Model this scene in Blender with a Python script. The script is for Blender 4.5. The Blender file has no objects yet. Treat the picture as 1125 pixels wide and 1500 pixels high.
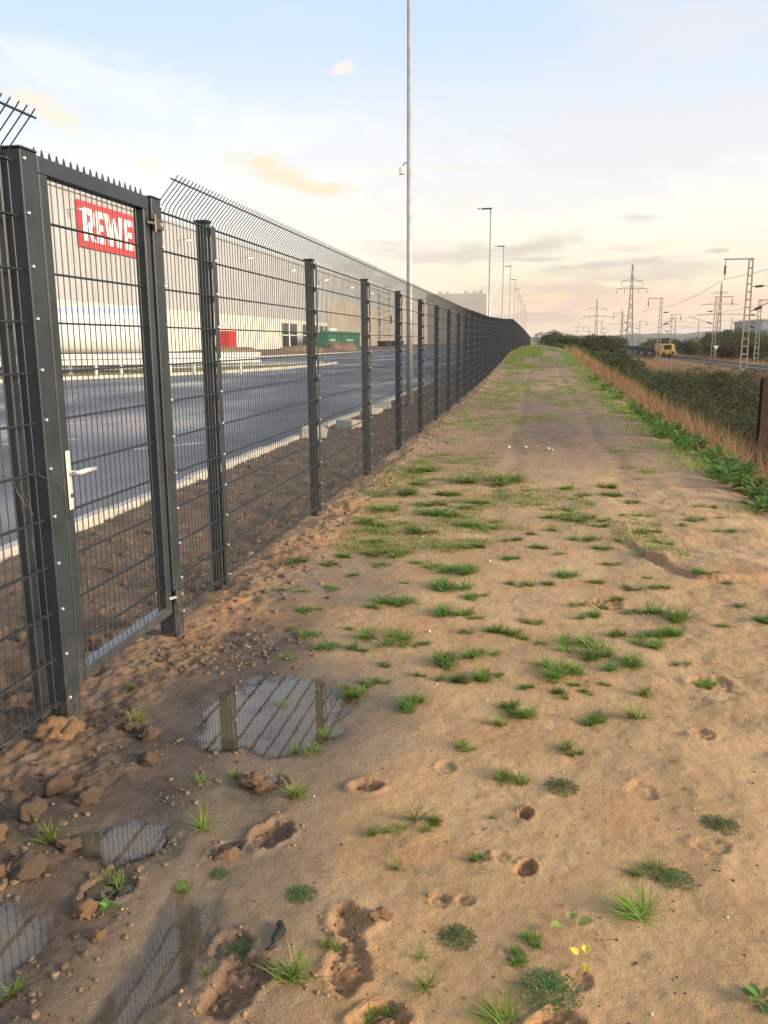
import bpy, math, random
import numpy as np
from mathutils import Matrix, Vector

random.seed(11)
rng = np.random.default_rng(7)
S = bpy.context.scene
COL = S.collection
R = math.radians

# ------------------------------------------------------------------ camera
cam_d = bpy.data.cameras.new('camera')
cam_d.sensor_fit = 'VERTICAL'
cam_d.sensor_height = 36.0
cam_d.lens = 1243.15 / 1500 * 36.0
cam_d.clip_start = 0.05
cam_d.clip_end = 12000
cam = bpy.data.objects.new('camera', cam_d)
COL.objects.link(cam)
S.camera = cam
PT, YW, RL = 0.1972, 0.1762, -0.0078
fw = Vector((-math.sin(YW) * math.cos(PT), math.cos(YW) * math.cos(PT), -math.sin(PT)))
rt = Vector((math.cos(YW), math.sin(YW), 0))
up = rt.cross(fw)
r2 = rt * math.cos(RL) + up * math.sin(RL)
u2 = -rt * math.sin(RL) + up * math.cos(RL)
M = Matrix((r2, u2, -fw)).transposed().to_4x4()
M.translation = Vector((0, 0, 1.6))
cam.matrix_world = M

# ------------------------------------------------------------------ exposure, sky, sun
S.view_settings.view_transform = 'Standard'
S.view_settings.look = 'None'
S.view_settings.gamma = 1
S.view_settings.exposure = 1.16
S.view_settings.use_curve_mapping = False
SKY_GAIN = 0.51          # display value of the ramp colours before exposure
SUN_EL, SUN_AZ = R(16), R(104)     # azimuth clockwise from +Y (the way the fence runs): right and a little behind

sun_d = bpy.data.lights.new('sun', 'SUN')
sun_d.energy = 3.3
sun_d.angle = R(22)
sun_d.color = (1.0, 0.82, 0.60)
sun = bpy.data.objects.new('sun', sun_d)
COL.objects.link(sun)
to_sun = Vector((math.sin(SUN_AZ) * math.cos(SUN_EL), math.cos(SUN_AZ) * math.cos(SUN_EL), math.sin(SUN_EL)))
sun.rotation_euler = to_sun.to_track_quat('Z', 'Y').to_euler()

world = bpy.data.worlds.new('World')
S.world = world
world.use_nodes = True
wt = world.node_tree
wt.nodes.clear()


def wn(t, **kw):
    n = wt.nodes.new(t)
    for k, v in kw.items():
        setattr(n, k, v)
    return n


def wmath(op, a, b=None, c=None, clamp=False):
    n = wn('ShaderNodeMath', operation=op, use_clamp=clamp)
    for i, v in enumerate((a, b, c)):
        if v is None:
            continue
        if isinstance(v, (int, float)):
            n.inputs[i].default_value = v
        else:
            wt.links.new(v, n.inputs[i])
    return n.outputs[0]


def wmix(f, a, b, mode='MIX'):
    n = wn('ShaderNodeMix', data_type='RGBA', blend_type=mode)
    for i, v in ((0, f), (6, a), (7, b)):
        if isinstance(v, (int, float)):
            n.inputs[i].default_value = v
        elif isinstance(v, tuple):
            n.inputs[i].default_value = (*v, 1)
        else:
            wt.links.new(v, n.inputs[i])
    return n.outputs[2]


def wsmooth(v, lo, hi):
    n = wn('ShaderNodeMapRange', interpolation_type='SMOOTHSTEP')
    wt.links.new(v, n.inputs[0])
    n.inputs[1].default_value, n.inputs[2].default_value = lo, hi
    return n.outputs[0]


tc = wn('ShaderNodeTexCoord')
sep = wn('ShaderNodeSeparateXYZ')
wt.links.new(tc.outputs['Generated'], sep.inputs[0])
dx, dy, dz = sep.outputs
ramp = wn('ShaderNodeValToRGB')
el = ramp.color_ramp.elements
stops = [(0.0, (.94, .66, .47)), (.035, (.97, .76, .54)), (.075, (.98, .87, .66)), (.12, (.97, .94, .80)), (.18, (.93, .94, .91)),
         (.25, (.74, .83, .95)), (.33, (.60, .75, .95)), (.6, (.55, .68, .90)), (1.0, (.42, .56, .83))]
el[0].position, el[0].color = stops[0][0], (*stops[0][1], 1)
el[1].position, el[1].color = stops[-1][0], (*stops[-1][1], 1)
for p_, c_ in stops[1:-1]:
    e = el.new(p_)
    e.color = (*c_, 1)
wt.links.new(dz, ramp.inputs[0])
# towards the yard side the low sky is whiter
left = wsmooth(dx, 0.02, -0.42)
low = wsmooth(dz, .30, .0)
base = wmix(wmath('MULTIPLY', wmath('MULTIPLY', left, low), .75), ramp.outputs[0], (1.0, .97, .90))
# thin high veil
den = wmath('ADD', wmath('MAXIMUM', dz, 0.0), .10)
comb = wn('ShaderNodeCombineXYZ')
wt.links.new(wmath('DIVIDE', dx, den), comb.inputs[0])
wt.links.new(wmath('DIVIDE', dy, den), comb.inputs[1])
mp = wn('ShaderNodeMapping')
mp.inputs['Rotation'].default_value = (0, 0, R(18))
mp.inputs['Scale'].default_value = (.55, 1.0, 1)
wt.links.new(comb.outputs[0], mp.inputs[0])
nz = wn('ShaderNodeTexNoise')
nz.inputs['Scale'].default_value = .9
nz.inputs['Detail'].default_value = 6
nz.inputs['Roughness'].default_value = .55
nz.inputs['Distortion'].default_value = .6
wt.links.new(mp.outputs[0], nz.inputs['Vector'])
veil = wmath('MULTIPLY', wsmooth(nz.outputs[0], .42, .70), wsmooth(dz, .08, .25))
base = wmix(wmath('MULTIPLY', veil, .62), base, (.86, .83, .83))
# mauve streaks low in the sky
mp2 = wn('ShaderNodeMapping')
mp2.inputs['Scale'].default_value = (3.0, 3.0, 24)
mp2.inputs['Location'].default_value = (3.3, 1.7, .4)
wt.links.new(tc.outputs['Generated'], mp2.inputs[0])
nz2 = wn('ShaderNodeTexNoise')
nz2.inputs['Scale'].default_value = 2.2
nz2.inputs['Detail'].default_value = 5
nz2.inputs['Roughness'].default_value = .5
wt.links.new(mp2.outputs[0], nz2.inputs['Vector'])
streak = wmath('MULTIPLY', wsmooth(nz2.outputs[0], .50, .68), wmath('MULTIPLY', wsmooth(dz, .0, .03), wsmooth(dz, .14, .08)))
base = wmix(wmath('MULTIPLY', streak, .75), base, (.76, .58, .52))


def puff(az, elv, w, h, col, amt, tilt=0.0):
    """a small cloud at a direction of the sky: az/elv in degrees, w/h angular half sizes in degrees"""
    global base
    d = Vector((math.sin(R(az)) * math.cos(R(elv)), math.cos(R(az)) * math.cos(R(elv)), math.sin(R(elv))))
    ex = Vector((math.cos(R(az)), -math.sin(R(az)), 0))
    ey = ex.cross(d) * -1.0 if ex.cross(d).z < 0 else ex.cross(d)
    ct, st = math.cos(R(tilt)), math.sin(R(tilt))
    ex, ey = ex * ct + ey * st, ey * ct - ex * st

    def dot(v):
        n = wn('ShaderNodeVectorMath', operation='DOT_PRODUCT')
        wt.links.new(tc.outputs['Generated'], n.inputs[0])
        n.inputs[1].default_value = v
        return n.outputs['Value']
    u = wmath('DIVIDE', dot(ex), math.sin(R(w)))
    v = wmath('DIVIDE', dot(ey), 1.0)
    v = wmath('DIVIDE', wmath('SUBTRACT', v, ey.dot(d)), math.sin(R(h)))
    r = wmath('SQRT', wmath('ADD', wmath('MULTIPLY', u, u), wmath('MULTIPLY', v, v)))
    front = wmath('GREATER_THAN', dot(d), 0.0)
    n = wn('ShaderNodeTexNoise')
    n.inputs['Scale'].default_value = 26
    n.inputs['Detail'].default_value = 5
    n.inputs['Roughness'].default_value = .6
    m = wn('ShaderNodeMapping')
    m.inputs['Scale'].default_value = (1, 1, 2.4)
    m.inputs['Location'].default_value = (az * .37, elv * .61, 0)
    wt.links.new(tc.outputs['Generated'], m.inputs[0])
    wt.links.new(m.outputs[0], n.inputs['Vector'])
    k = wmath('ADD', r, wmath('MULTIPLY', wmath('SUBTRACT', n.outputs[0], .5), 2.2))
    f = wmath('MULTIPLY', wmath('MULTIPLY', wsmooth(k, 1.1, .2), front), min(1, amt * 1.35))
    base = wmix(f, base, col)


puff(-17.6, 10.77, 2.77, 0.92, (1.0, 0.8, 0.52), 0.65, -6)
puff(-14.4, 9.7, 3.23, 0.65, (1.0, 0.78, 0.5), 0.6, -4)
puff(-12.54, 16.24, 0.83, 0.46, (1.0, 0.86, 0.78), 0.7, 20)
puff(-4.81, 8.65, 1.61, 0.55, (0.95, 0.9, 0.62), 0.4, 15)
puff(-24.47, 10.92, 1.48, 0.55, (0.97, 0.9, 0.72), 0.5, -10)
puff(-29.99, 13.24, 2.30, 1.01, (1.0, 0.86, 0.62), 0.6, -20)
puff(-9.38, 10.69, 2.77, 0.37, (0.98, 0.9, 0.75), 0.4, 2)
puff(-5.91, 10.75, 2.30, 0.32, (0.98, 0.88, 0.72), 0.4, 2)
puff(6.4, 7.35, 1.29, 0.37, (0.781, 0.622, 0.554), 0.575, 0)
puff(-0.0, 6.03, 3.23, 0.65, (0.722, 0.622, 0.521), 0.6325, 10)
puff(-4.34, 5.71, 2.07, 0.74, (0.722, 0.689, 0.521), 0.5175, 20)
puff(4.69, 4.71, 5.07, 0.32, (0.706, 0.605, 0.538), 0.6325, 3)
puff(8.77, 4.37, 4.15, 0.74, (0.722, 0.622, 0.554), 0.5175, 0)
puff(-0.41, 5.13, 2.77, 0.23, (0.672, 0.588, 0.546), 0.575, 0)
puff(-28.37, 11.97, 1.38, 0.28, (0.9, 0.88, 0.8), 0.4, 0)
puff(1.8, 2.98, 5.99, 1.20, (0.756, 0.554, 0.454), 0.5175, 0)
puff(0.12, 1.42, 4.15, 0.55, (0.706, 0.504, 0.437), 0.5175, 0)
puff(10.87, 5.29, 1.01, 0.18, (0.672, 0.571, 0.521), 0.575, 0)
puff(0.95, 2.74, 1.84, 0.46, (1.0, 0.78, 0.45), 0.6, 0)
puff(5.59, 11.44, 16.60, 3.46, (0.83, 0.8, 0.81), 0.42, 4)
puff(-3.95, 9.11, 11.06, 1.84, (0.88, 0.86, 0.85), 0.36, -3)
puff(8.02, 16.79, 11.99, 2.30, (0.84, 0.8, 0.84), 0.35, 8)
puff(-18.8, 7.35, 9.22, 1.38, (0.96, 0.92, 0.86), 0.4, 0)
puff(8.08, 2.43, 10.14, 0.74, (0.95, 0.66, 0.52), 0.5, 0)
puff(-26.98, 15.05, 11.06, 1.84, (0.94, 0.95, 0.97), 0.45, -8)
puff(-15.6, 12.93, 9.22, 1.66, (0.93, 0.94, 0.96), 0.4, 5)


skyt = wn('ShaderNodeTexSky', sky_type='NISHITA')
skyt.sun_disc = False
skyt.sun_elevation = SUN_EL
skyt.sun_rotation = SUN_AZ
skyt.dust_density = 2.5
gain = wn('ShaderNodeVectorMath', operation='SCALE')
wt.links.new(base, gain.inputs[0])
gain.inputs['Scale'].default_value = SKY_GAIN * 10.0
mixs = wmix(.12, gain.outputs[0], skyt.outputs[0])
bg = wn('ShaderNodeBackground')
bg.inputs['Strength'].default_value = 0.10
wt.links.new(mixs, bg.inputs['Color'])
wo = wn('ShaderNodeOutputWorld')
wt.links.new(bg.outputs[0], wo.inputs['Surface'])


# ------------------------------------------------------------------ helpers
class MB:
    """collects boxes, bars, tubes and blades; build() links them as one mesh object"""

    def __init__(self):
        self.v, self.f = [], []

    def add(self, vs, fs):
        n = len(self.v)
        self.v += [tuple(p) for p in vs]
        self.f += [tuple(i + n for i in q) for q in fs]
        return self

    def box(self, x0, x1, y0, y1, z0, z1):
        return self.add([(x0, y0, z0), (x1, y0, z0), (x1, y1, z0), (x0, y1, z0), (x0, y0, z1), (x1, y0, z1), (x1, y1, z1), (x0, y1, z1)],
                        [(3, 2, 1, 0), (4, 5, 6, 7), (0, 1, 5, 4), (1, 2, 6, 5), (2, 3, 7, 6), (3, 0, 4, 7)])

    def bev(self, x0, x1, y0, y1, z0, z1, b):
        """a box whose vertical and top edges are chamfered"""
        def ring(e, z):
            return [(x0 + e + b, y0 + e, z), (x1 - e - b, y0 + e, z), (x1 - e, y0 + e + b, z), (x1 - e, y1 - e - b, z),
                    (x1 - e - b, y1 - e, z), (x0 + e + b, y1 - e, z), (x0 + e, y1 - e - b, z), (x0 + e, y0 + e + b, z)]
        vs = ring(0, z0) + ring(0, z1 - b) + ring(b * .8, z1)
        fs = [tuple(range(7, -1, -1)), tuple(range(16, 24))]
        for k in (0, 8):
            for i in range(8):
                j = (i + 1) % 8
                fs.append((k + i, k + j, k + 8 + j, k + 8 + i))
        return self.add(vs, fs)

    def tube(self, pts, rad, n=4, caps=True):
        pts = [Vector(p) for p in pts]
        rads = rad if isinstance(rad, (list, tuple)) else [rad] * len(pts)
        vs, fs = [], []
        for i, p in enumerate(pts):
            a = pts[max(i - 1, 0)]
            b = pts[min(i + 1, len(pts) - 1)]
            t = (b - a).normalized()
            h = Vector((0, 0, 1)) if abs(t.z) < .95 else Vector((0, 1, 0))
            s = t.cross(h).normalized()
            w = s.cross(t)
            for k in range(n):
                an = 2 * math.pi * (k + .5) / n
                vs.append(p + (s * math.cos(an) + w * math.sin(an)) * rads[i])
        for i in range(len(pts) - 1):
            for k in range(n):
                j = (k + 1) % n
                fs.append((i * n + k, i * n + j, i * n + n + j, i * n + n + k))
        if caps:
            fs.append(tuple(range(n - 1, -1, -1)))
            m = (len(pts) - 1) * n
            fs.append(tuple(range(m, m + n)))
        return self.add(vs, fs)

    def mesh(self, name):
        me = bpy.data.meshes.new(name)
        me.from_pydata(self.v, [], self.f)
        me.update()
        return me

    def build(self, name, mat, parent=None, loc=(0, 0, 0), smooth=False):
        me = self.mesh(name)
        if smooth:
            me.shade_smooth()
        return link(name, me, mat, parent, loc)


def np_mesh(name, v, q):
    """mesh from numpy vertices and an (n, k) face array"""
    me = bpy.data.meshes.new(name)
    v = np.asarray(v, np.float32)
    q = np.asarray(q, np.int32)
    k = q.shape[1]
    me.vertices.add(len(v))
    me.vertices.foreach_set('co', v.ravel())
    me.loops.add(q.size)
    me.loops.foreach_set('vertex_index', q.ravel())
    me.polygons.add(len(q))
    me.polygons.foreach_set('loop_start', np.arange(0, q.size, k, dtype=np.int32))
    me.update(calc_edges=True)
    return me


def link(name, me, mat, parent=None, loc=(0, 0, 0)):
    o = bpy.data.objects.new(name, me)
    if mat is not None and not me.materials:
        me.materials.append(mat)
    COL.objects.link(o)
    o.location = loc
    if parent is not None:
        o.parent = parent
    return o


def tag(o, label=None, cat=None, group=None, kind=None):
    for k, v in (('label', label), ('category', cat), ('group', group), ('kind', kind)):
        if v:
            o[k] = v
    return o


def thing(name, label, cat, loc=(0, 0, 0), rz=0.0, group=None):
    o = bpy.data.objects.new(name, None)
    o.empty_display_size = .1
    COL.objects.link(o)
    o.location = loc
    o.rotation_euler = (0, 0, rz)
    return tag(o, label, cat, group)


def copy_tree(o, parent=None, _kids=None):
    if _kids is None:
        _kids = {}
        for x in bpy.data.objects:
            if x.parent:
                _kids.setdefault(x.parent.name, []).append(x)
    c = o.copy()
    COL.objects.link(c)
    if parent is not None:
        c.parent = parent
    for ch in _kids.get(o.name, []):
        copy_tree(ch, c, _kids)
    return c


def fbm(x, y, scale, octaves=4, seed=0, rough=.5):
    """value noise in -1..1, vectorised"""
    out = np.zeros_like(x, dtype=np.float64)
    amp, tot = 1.0, 0.0
    for o in range(octaves):
        s = scale * (2 ** o)
        u, v = x * s + 17.3 * (seed + o), y * s - 9.7 * (seed + o)
        iu, iv = np.floor(u), np.floor(v)
        fu, fv = u - iu, v - iv
        fu = fu * fu * fu * (fu * (fu * 6 - 15) + 10)
        fv = fv * fv * fv * (fv * (fv * 6 - 15) + 10)

        def h(a, b):
            a = a.astype(np.int64)
            b = b.astype(np.int64)
            n = (a * 374761393 + b * 668265263 + (seed * 31 + o) * 982451653) & 0xffffffff
            n = ((n ^ (n >> 13)) * 1274126177) & 0xffffffff
            return ((n ^ (n >> 16)) & 0xffff) / 32767.5 - 1
        a, b, c, d = h(iu, iv), h(iu + 1, iv), h(iu, iv + 1), h(iu + 1, iv + 1)
        out += amp * ((a * (1 - fu) + b * fu) * (1 - fv) + (c * (1 - fu) + d * fu) * fv)
        tot += amp
        amp *= rough
    return out / tot


def sstep(x, a, b):
    t = np.clip((x - a) / (b - a), 0, 1)
    return t * t * (3 - 2 * t)


# ------------------------------------------------------------------ materials
def mat(name, col, rough=.6, metal=0.0, var=.0, vscale=8.0, bump=0.0, bscale=60.0, col2=None, spec=None, emit=None, island=0.0):
    m = bpy.data.materials.new(name)
    m.use_nodes = True
    t = m.node_tree
    b = t.nodes['Principled BSDF']
    b.inputs['Base Color'].default_value = (*col, 1)
    b.inputs['Roughness'].default_value = rough
    b.inputs['Metallic'].default_value = metal
    if spec is not None:
        b.inputs['Specular IOR Level'].default_value = spec
    if emit:
        b.inputs['Emission Color'].default_value = (*emit[0], 1)
        b.inputs['Emission Strength'].default_value = emit[1]
    tcn = t.nodes.new('ShaderNodeTexCoord')
    if var or col2:
        n = t.nodes.new('ShaderNodeTexNoise')
        n.inputs['Scale'].default_value = vscale
        n.inputs['Detail'].default_value = 6
        n.inputs['Roughness'].default_value = .6
        t.links.new(tcn.outputs['Object'], n.inputs['Vector'])
        rr = t.nodes.new('ShaderNodeMapRange')
        rr.inputs[1].default_value, rr.inputs[2].default_value = .35, .65
        t.links.new(n.outputs[0], rr.inputs[0])
        mx = t.nodes.new('ShaderNodeMix')
        mx.data_type = 'RGBA'
        c2 = col2 or tuple(min(1, c * (1 + var)) for c in col)
        c1 = col if col2 else tuple(c * (1 - var) for c in col)
        mx.inputs[6].default_value = (*c1, 1)
        mx.inputs[7].default_value = (*c2, 1)
        t.links.new(rr.outputs[0], mx.inputs[0])
        last = mx.outputs[2]
        if island:
            g = t.nodes.new('ShaderNodeNewGeometry')
            hs = t.nodes.new('ShaderNodeHueSaturation')
            mr = t.nodes.new('ShaderNodeMapRange')
            mr.inputs[3].default_value, mr.inputs[4].default_value = 1 - island, 1 + island
            t.links.new(g.outputs['Random Per Island'], mr.inputs[0])
            t.links.new(mr.outputs[0], hs.inputs['Value'])
            t.links.new(last, hs.inputs['Color'])
            last = hs.outputs[0]
        t.links.new(last, b.inputs['Base Color'])
        rm = t.nodes.new('ShaderNodeMapRange')
        rm.inputs[3].default_value, rm.inputs[4].default_value = max(.02, rough - .08), min(1, rough + .1)
        t.links.new(n.outputs[0], rm.inputs[0])
        t.links.new(rm.outputs[0], b.inputs['Roughness'])
    if bump:
        n2 = t.nodes.new('ShaderNodeTexNoise')
        n2.inputs['Scale'].default_value = bscale
        n2.inputs['Detail'].default_value = 5
        t.links.new(tcn.outputs['Object'], n2.inputs['Vector'])
        bp = t.nodes.new('ShaderNodeBump')
        bp.inputs['Strength'].default_value = bump
        bp.inputs['Distance'].default_value = .02
        t.links.new(n2.outputs[0], bp.inputs['Height'])
        t.links.new(bp.outputs[0], b.inputs['Normal'])
    return m


def leaf_mat(name, c1, c2, trans=.35, dry=None, dry_amt=.12):
    """foliage: each blade or leaf gets its own shade between c1 and c2, a few are dry"""
    m = bpy.data.materials.new(name)
    m.use_nodes = True
    t = m.node_tree
    t.nodes.clear()
    g = t.nodes.new('ShaderNodeNewGeometry')
    oi = t.nodes.new('ShaderNodeObjectInfo')
    rp = t.nodes.new('ShaderNodeValToRGB')
    e = rp.color_ramp.elements
    e[0].position, e[0].color = 0, (*c1, 1)
    e[1].position, e[1].color = 1 - dry_amt * 1.2 if dry else 1, (*c2, 1)
    if dry:
        x = e.new(min(.999, 1 - dry_amt * .9))
        x.color = (*dry, 1)
    t.links.new(g.outputs['Random Per Island'], rp.inputs[0])
    hs = t.nodes.new('ShaderNodeHueSaturation')
    for src, lo, hi, dst in ((oi.outputs['Random'], .80, 1.22, 'Value'), (oi.outputs['Random'], .485, .51, 'Hue')):
        mr = t.nodes.new('ShaderNodeMapRange')
        mr.inputs[3].default_value, mr.inputs[4].default_value = lo, hi
        t.links.new(src, mr.inputs[0])
        t.links.new(mr.outputs[0], hs.inputs[dst])
    t.links.new(rp.outputs[0], hs.inputs['Color'])
    d = t.nodes.new('ShaderNodeBsdfPrincipled')
    d.inputs['Roughness'].default_value = .55
    d.inputs['Specular IOR Level'].default_value = .3
    tr = t.nodes.new('ShaderNodeBsdfTranslucent')
    t.links.new(hs.outputs[0], d.inputs['Base Color'])
    t.links.new(hs.outputs[0], tr.inputs['Color'])
    ms = t.nodes.new('ShaderNodeMixShader')
    ms.inputs[0].default_value = trans
    t.links.new(d.outputs[0], ms.inputs[1])
    t.links.new(tr.outputs[0], ms.inputs[2])
    o = t.nodes.new('ShaderNodeOutputMaterial')
    t.links.new(ms.outputs[0], o.inputs['Surface'])
    return m


ANTH = mat('anthracite_paint', (.020, .028, .033), .46, 0, .18, 6, spec=.4)


def dust(m):
    t = m.node_tree
    b = t.nodes['Principled BSDF']
    src = b.inputs['Base Color'].links[0].from_socket
    tcn = t.nodes.new('ShaderNodeTexCoord')
    geo = t.nodes.new('ShaderNodeNewGeometry')
    sp = t.nodes.new('ShaderNodeSeparateXYZ')
    t.links.new(geo.outputs['Position'], sp.inputs[0])
    z = t.nodes.new('ShaderNodeMapRange')
    z.interpolation_type = 'SMOOTHSTEP'
    z.inputs[1].default_value, z.inputs[2].default_value = .50, -.12
    t.links.new(sp.outputs[2], z.inputs[0])
    n = t.nodes.new('ShaderNodeTexNoise')
    n.inputs['Scale'].default_value = 22
    n.inputs['Detail'].default_value = 7
    n.inputs['Roughness'].default_value = .7
    t.links.new(tcn.outputs['Object'], n.inputs['Vector'])
    k = t.nodes.new('ShaderNodeMapRange')
    k.inputs[1].default_value, k.inputs[2].default_value = .48, .80
    k.inputs[4].default_value = .7
    t.links.new(n.outputs[0], k.inputs[0])
    f = t.nodes.new('ShaderNodeMath')
    f.operation = 'MULTIPLY_ADD'
    t.links.new(z.outputs[0], f.inputs[0])
    t.links.new(k.outputs[0], f.inputs[1])
    f.inputs[2].default_value = .008
    mx = t.nodes.new('ShaderNodeMix')
    mx.data_type = 'RGBA'
    t.links.new(f.outputs[0], mx.inputs[0])
    t.links.new(src, mx.inputs[6])
    mx.inputs[7].default_value = (.24, .16, .10, 1)
    t.links.new(mx.outputs[2], b.inputs['Base Color'])


dust(ANTH)
ANTH_D = mat('anthracite_cap', (.014, .015, .016), .5)
ZINC = mat('zinc_bolt', (.62, .62, .60), .35, .7)
STEEL = mat('galvanised_steel', (.46, .45, .42), .48, .55, .14, 3)
ALU = mat('brushed_handle', (.74, .73, .68), .32, .5)
RUST = mat('rusty_steel', (.055, .028, .022), .8, 0, .45, 5, .4, 40)
HINGE = mat('hinge_steel', (.10, .085, .07), .5, .6, .3, 40)
CONC = mat('kerb_concrete', (.47, .43, .36), .85, 0, .22, 3.0, .35, 80)
WHITE = mat('white_paint', (.72, .71, .67), .45, 0, .08, .6)
GREEN_PAINT = mat('green_container_paint', (.022, .16, .085), .5, 0, .2, .5)
RED_PAINT = mat('red_paint', (.55, .018, .022), .5, 0, .12, .4)
SIGN_RED = mat('sign_red', (.62, .030, .035), .45)
SIGN_WHITE = mat('sign_white', (.80, .79, .76), .45)
DARK = mat('dark_rubber', (.016, .016, .017), .7, 0, .3, 4)
GLASS = mat('dark_glass', (.02, .024, .028), .08, 0, .2, 1)
YELLOW = mat('loco_yellow', (.52, .29, .03), .45, 0, .15, 1.5)
LAMP_GLOW = mat('lamp_glow', (1, .8, .4), .4, emit=((1.0, .60, .20), 7.0))
CLAD = mat('grey_cladding', (.36, .36, .365), .55, .0, .05, .15)
CREAM = mat('cream_concrete_panel', (.56, .53, .46), .8, 0, .06, .3)
TAN = mat('tan_panel', (.38, .335, .27), .8, 0, .10, .2)
PALE = mat('pale_panel', (.50, .46, .40), .7, 0, .05, .1)
BLUE_STRIPE = mat('blue_stripe', (.46, .53, .70), .4)
GALV_MAST = mat('weathered_mast', (.34, .27, .23), .7, .2, .25, 3)
PYLON = mat('pylon_steel', (.22, .19, .17), .6, .3)
CERAMIC = mat('brown_insulator', (.05, .03, .025), .3)
WIRE = mat('wire', (.09, .08, .075), .5, .5)
RAIL = mat('rail_steel', (.07, .055, .045), .5, .5, .2, 2)
BALLAST = mat('ballast_stone', (.15, .11, .08), .95, 0, .3, 5, .6, 14)
SLEEPER = mat('sleeper_concrete', (.36, .33, .29), .9, 0, .15, 2)
BARK = mat('bark', (.07, .05, .035), .9, 0, .3, 4, .5, 20)
CLOD = mat('soil_clod_earth', (.115, .076, .047), .95, 0, 0, 9, .9, 60, col2=(.21, .138, .085), island=.35)
CLOD_O = mat('orange_clay_clod', (.25, .14, .068), .9, 0, 0, 9, .9, 60, col2=(.38, .23, .12), island=.3)
STONE = mat('pale_stone', (.60, .55, .47), .8, 0, .15, 20, .3, 60)
GRASS_A = leaf_mat('fresh_grass', (.125, .215, .030), (.25, .36, .065), .48, (.36, .29, .13), .16)
GRASS_D = leaf_mat('dark_fine_grass', (.095, .190, .032), (.195, .31, .060), .48, (.28, .23, .10), .10)
CLOVER = leaf_mat('clover_leaves', (.060, .130, .036), (.125, .21, .060), .3)
BROAD = leaf_mat('broad_leaves', (.070, .160, .028), (.155, .285, .058), .35, (.26, .24, .07), .10)
DRYG = leaf_mat('dry_orange_grass', (.24, .135, .062), (.42, .26, .125), .4, (.15, .10, .05), .2)
DRYD = leaf_mat('dry_brown_grass', (.20, .125, .075), (.33, .21, .12), .35)
BRAMBLE = leaf_mat('bramble_leaves', (.052, .080, .024), (.140, .175, .056), .25, (.17, .12, .06), .14)
TREE_A = leaf_mat('tree_leaves', (.044, .074, .016), (.115, .150, .036), .3, (.14, .11, .03), .1)
TREE_Y = leaf_mat('yellowing_tree_leaves', (.075, .085, .018), (.17, .15, .03), .3)
TREE_B = leaf_mat('brownish_tree_leaves', (.060, .045, .022), (.12, .080, .035), .3)
YEL_LEAF = leaf_mat('yellow_leaf', (.62, .48, .05), (.72, .58, .10), .3)
PALE_LEAF = leaf_mat('pale_green_leaf', (.28, .36, .08), (.36, .42, .12), .3)
DEAD = mat('dead_stem', (.20, .14, .08), .9, 0, .3, 30)


def asphalt_mat():
    m = mat('wet_asphalt', (.070, .074, .086), .42, 0, .42, .22, .25, 120)
    t = m.node_tree
    b = t.nodes['Principled BSDF']
    tcn = t.nodes.new('ShaderNodeTexCoord')
    mp_ = t.nodes.new('ShaderNodeMapping')
    mp_.inputs['Scale'].default_value = (.35, .12, 1)
    n = t.nodes.new('ShaderNodeTexNoise')
    n.inputs['Scale'].default_value = .8
    n.inputs['Detail'].default_value = 5
    t.links.new(tcn.outputs['Object'], mp_.inputs[0])
    t.links.new(mp_.outputs[0], n.inputs['Vector'])
    r_ = t.nodes.new('ShaderNodeMapRange')
    r_.inputs[1].default_value, r_.inputs[2].default_value = .40, .68
    r_.inputs[3].default_value, r_.inputs[4].default_value = .62, .16
    t.links.new(n.outputs[0], r_.inputs[0])
    t.links.new(r_.outputs[0], b.inputs['Roughness'])
    return m


ASPHALT = asphalt_mat()


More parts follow.
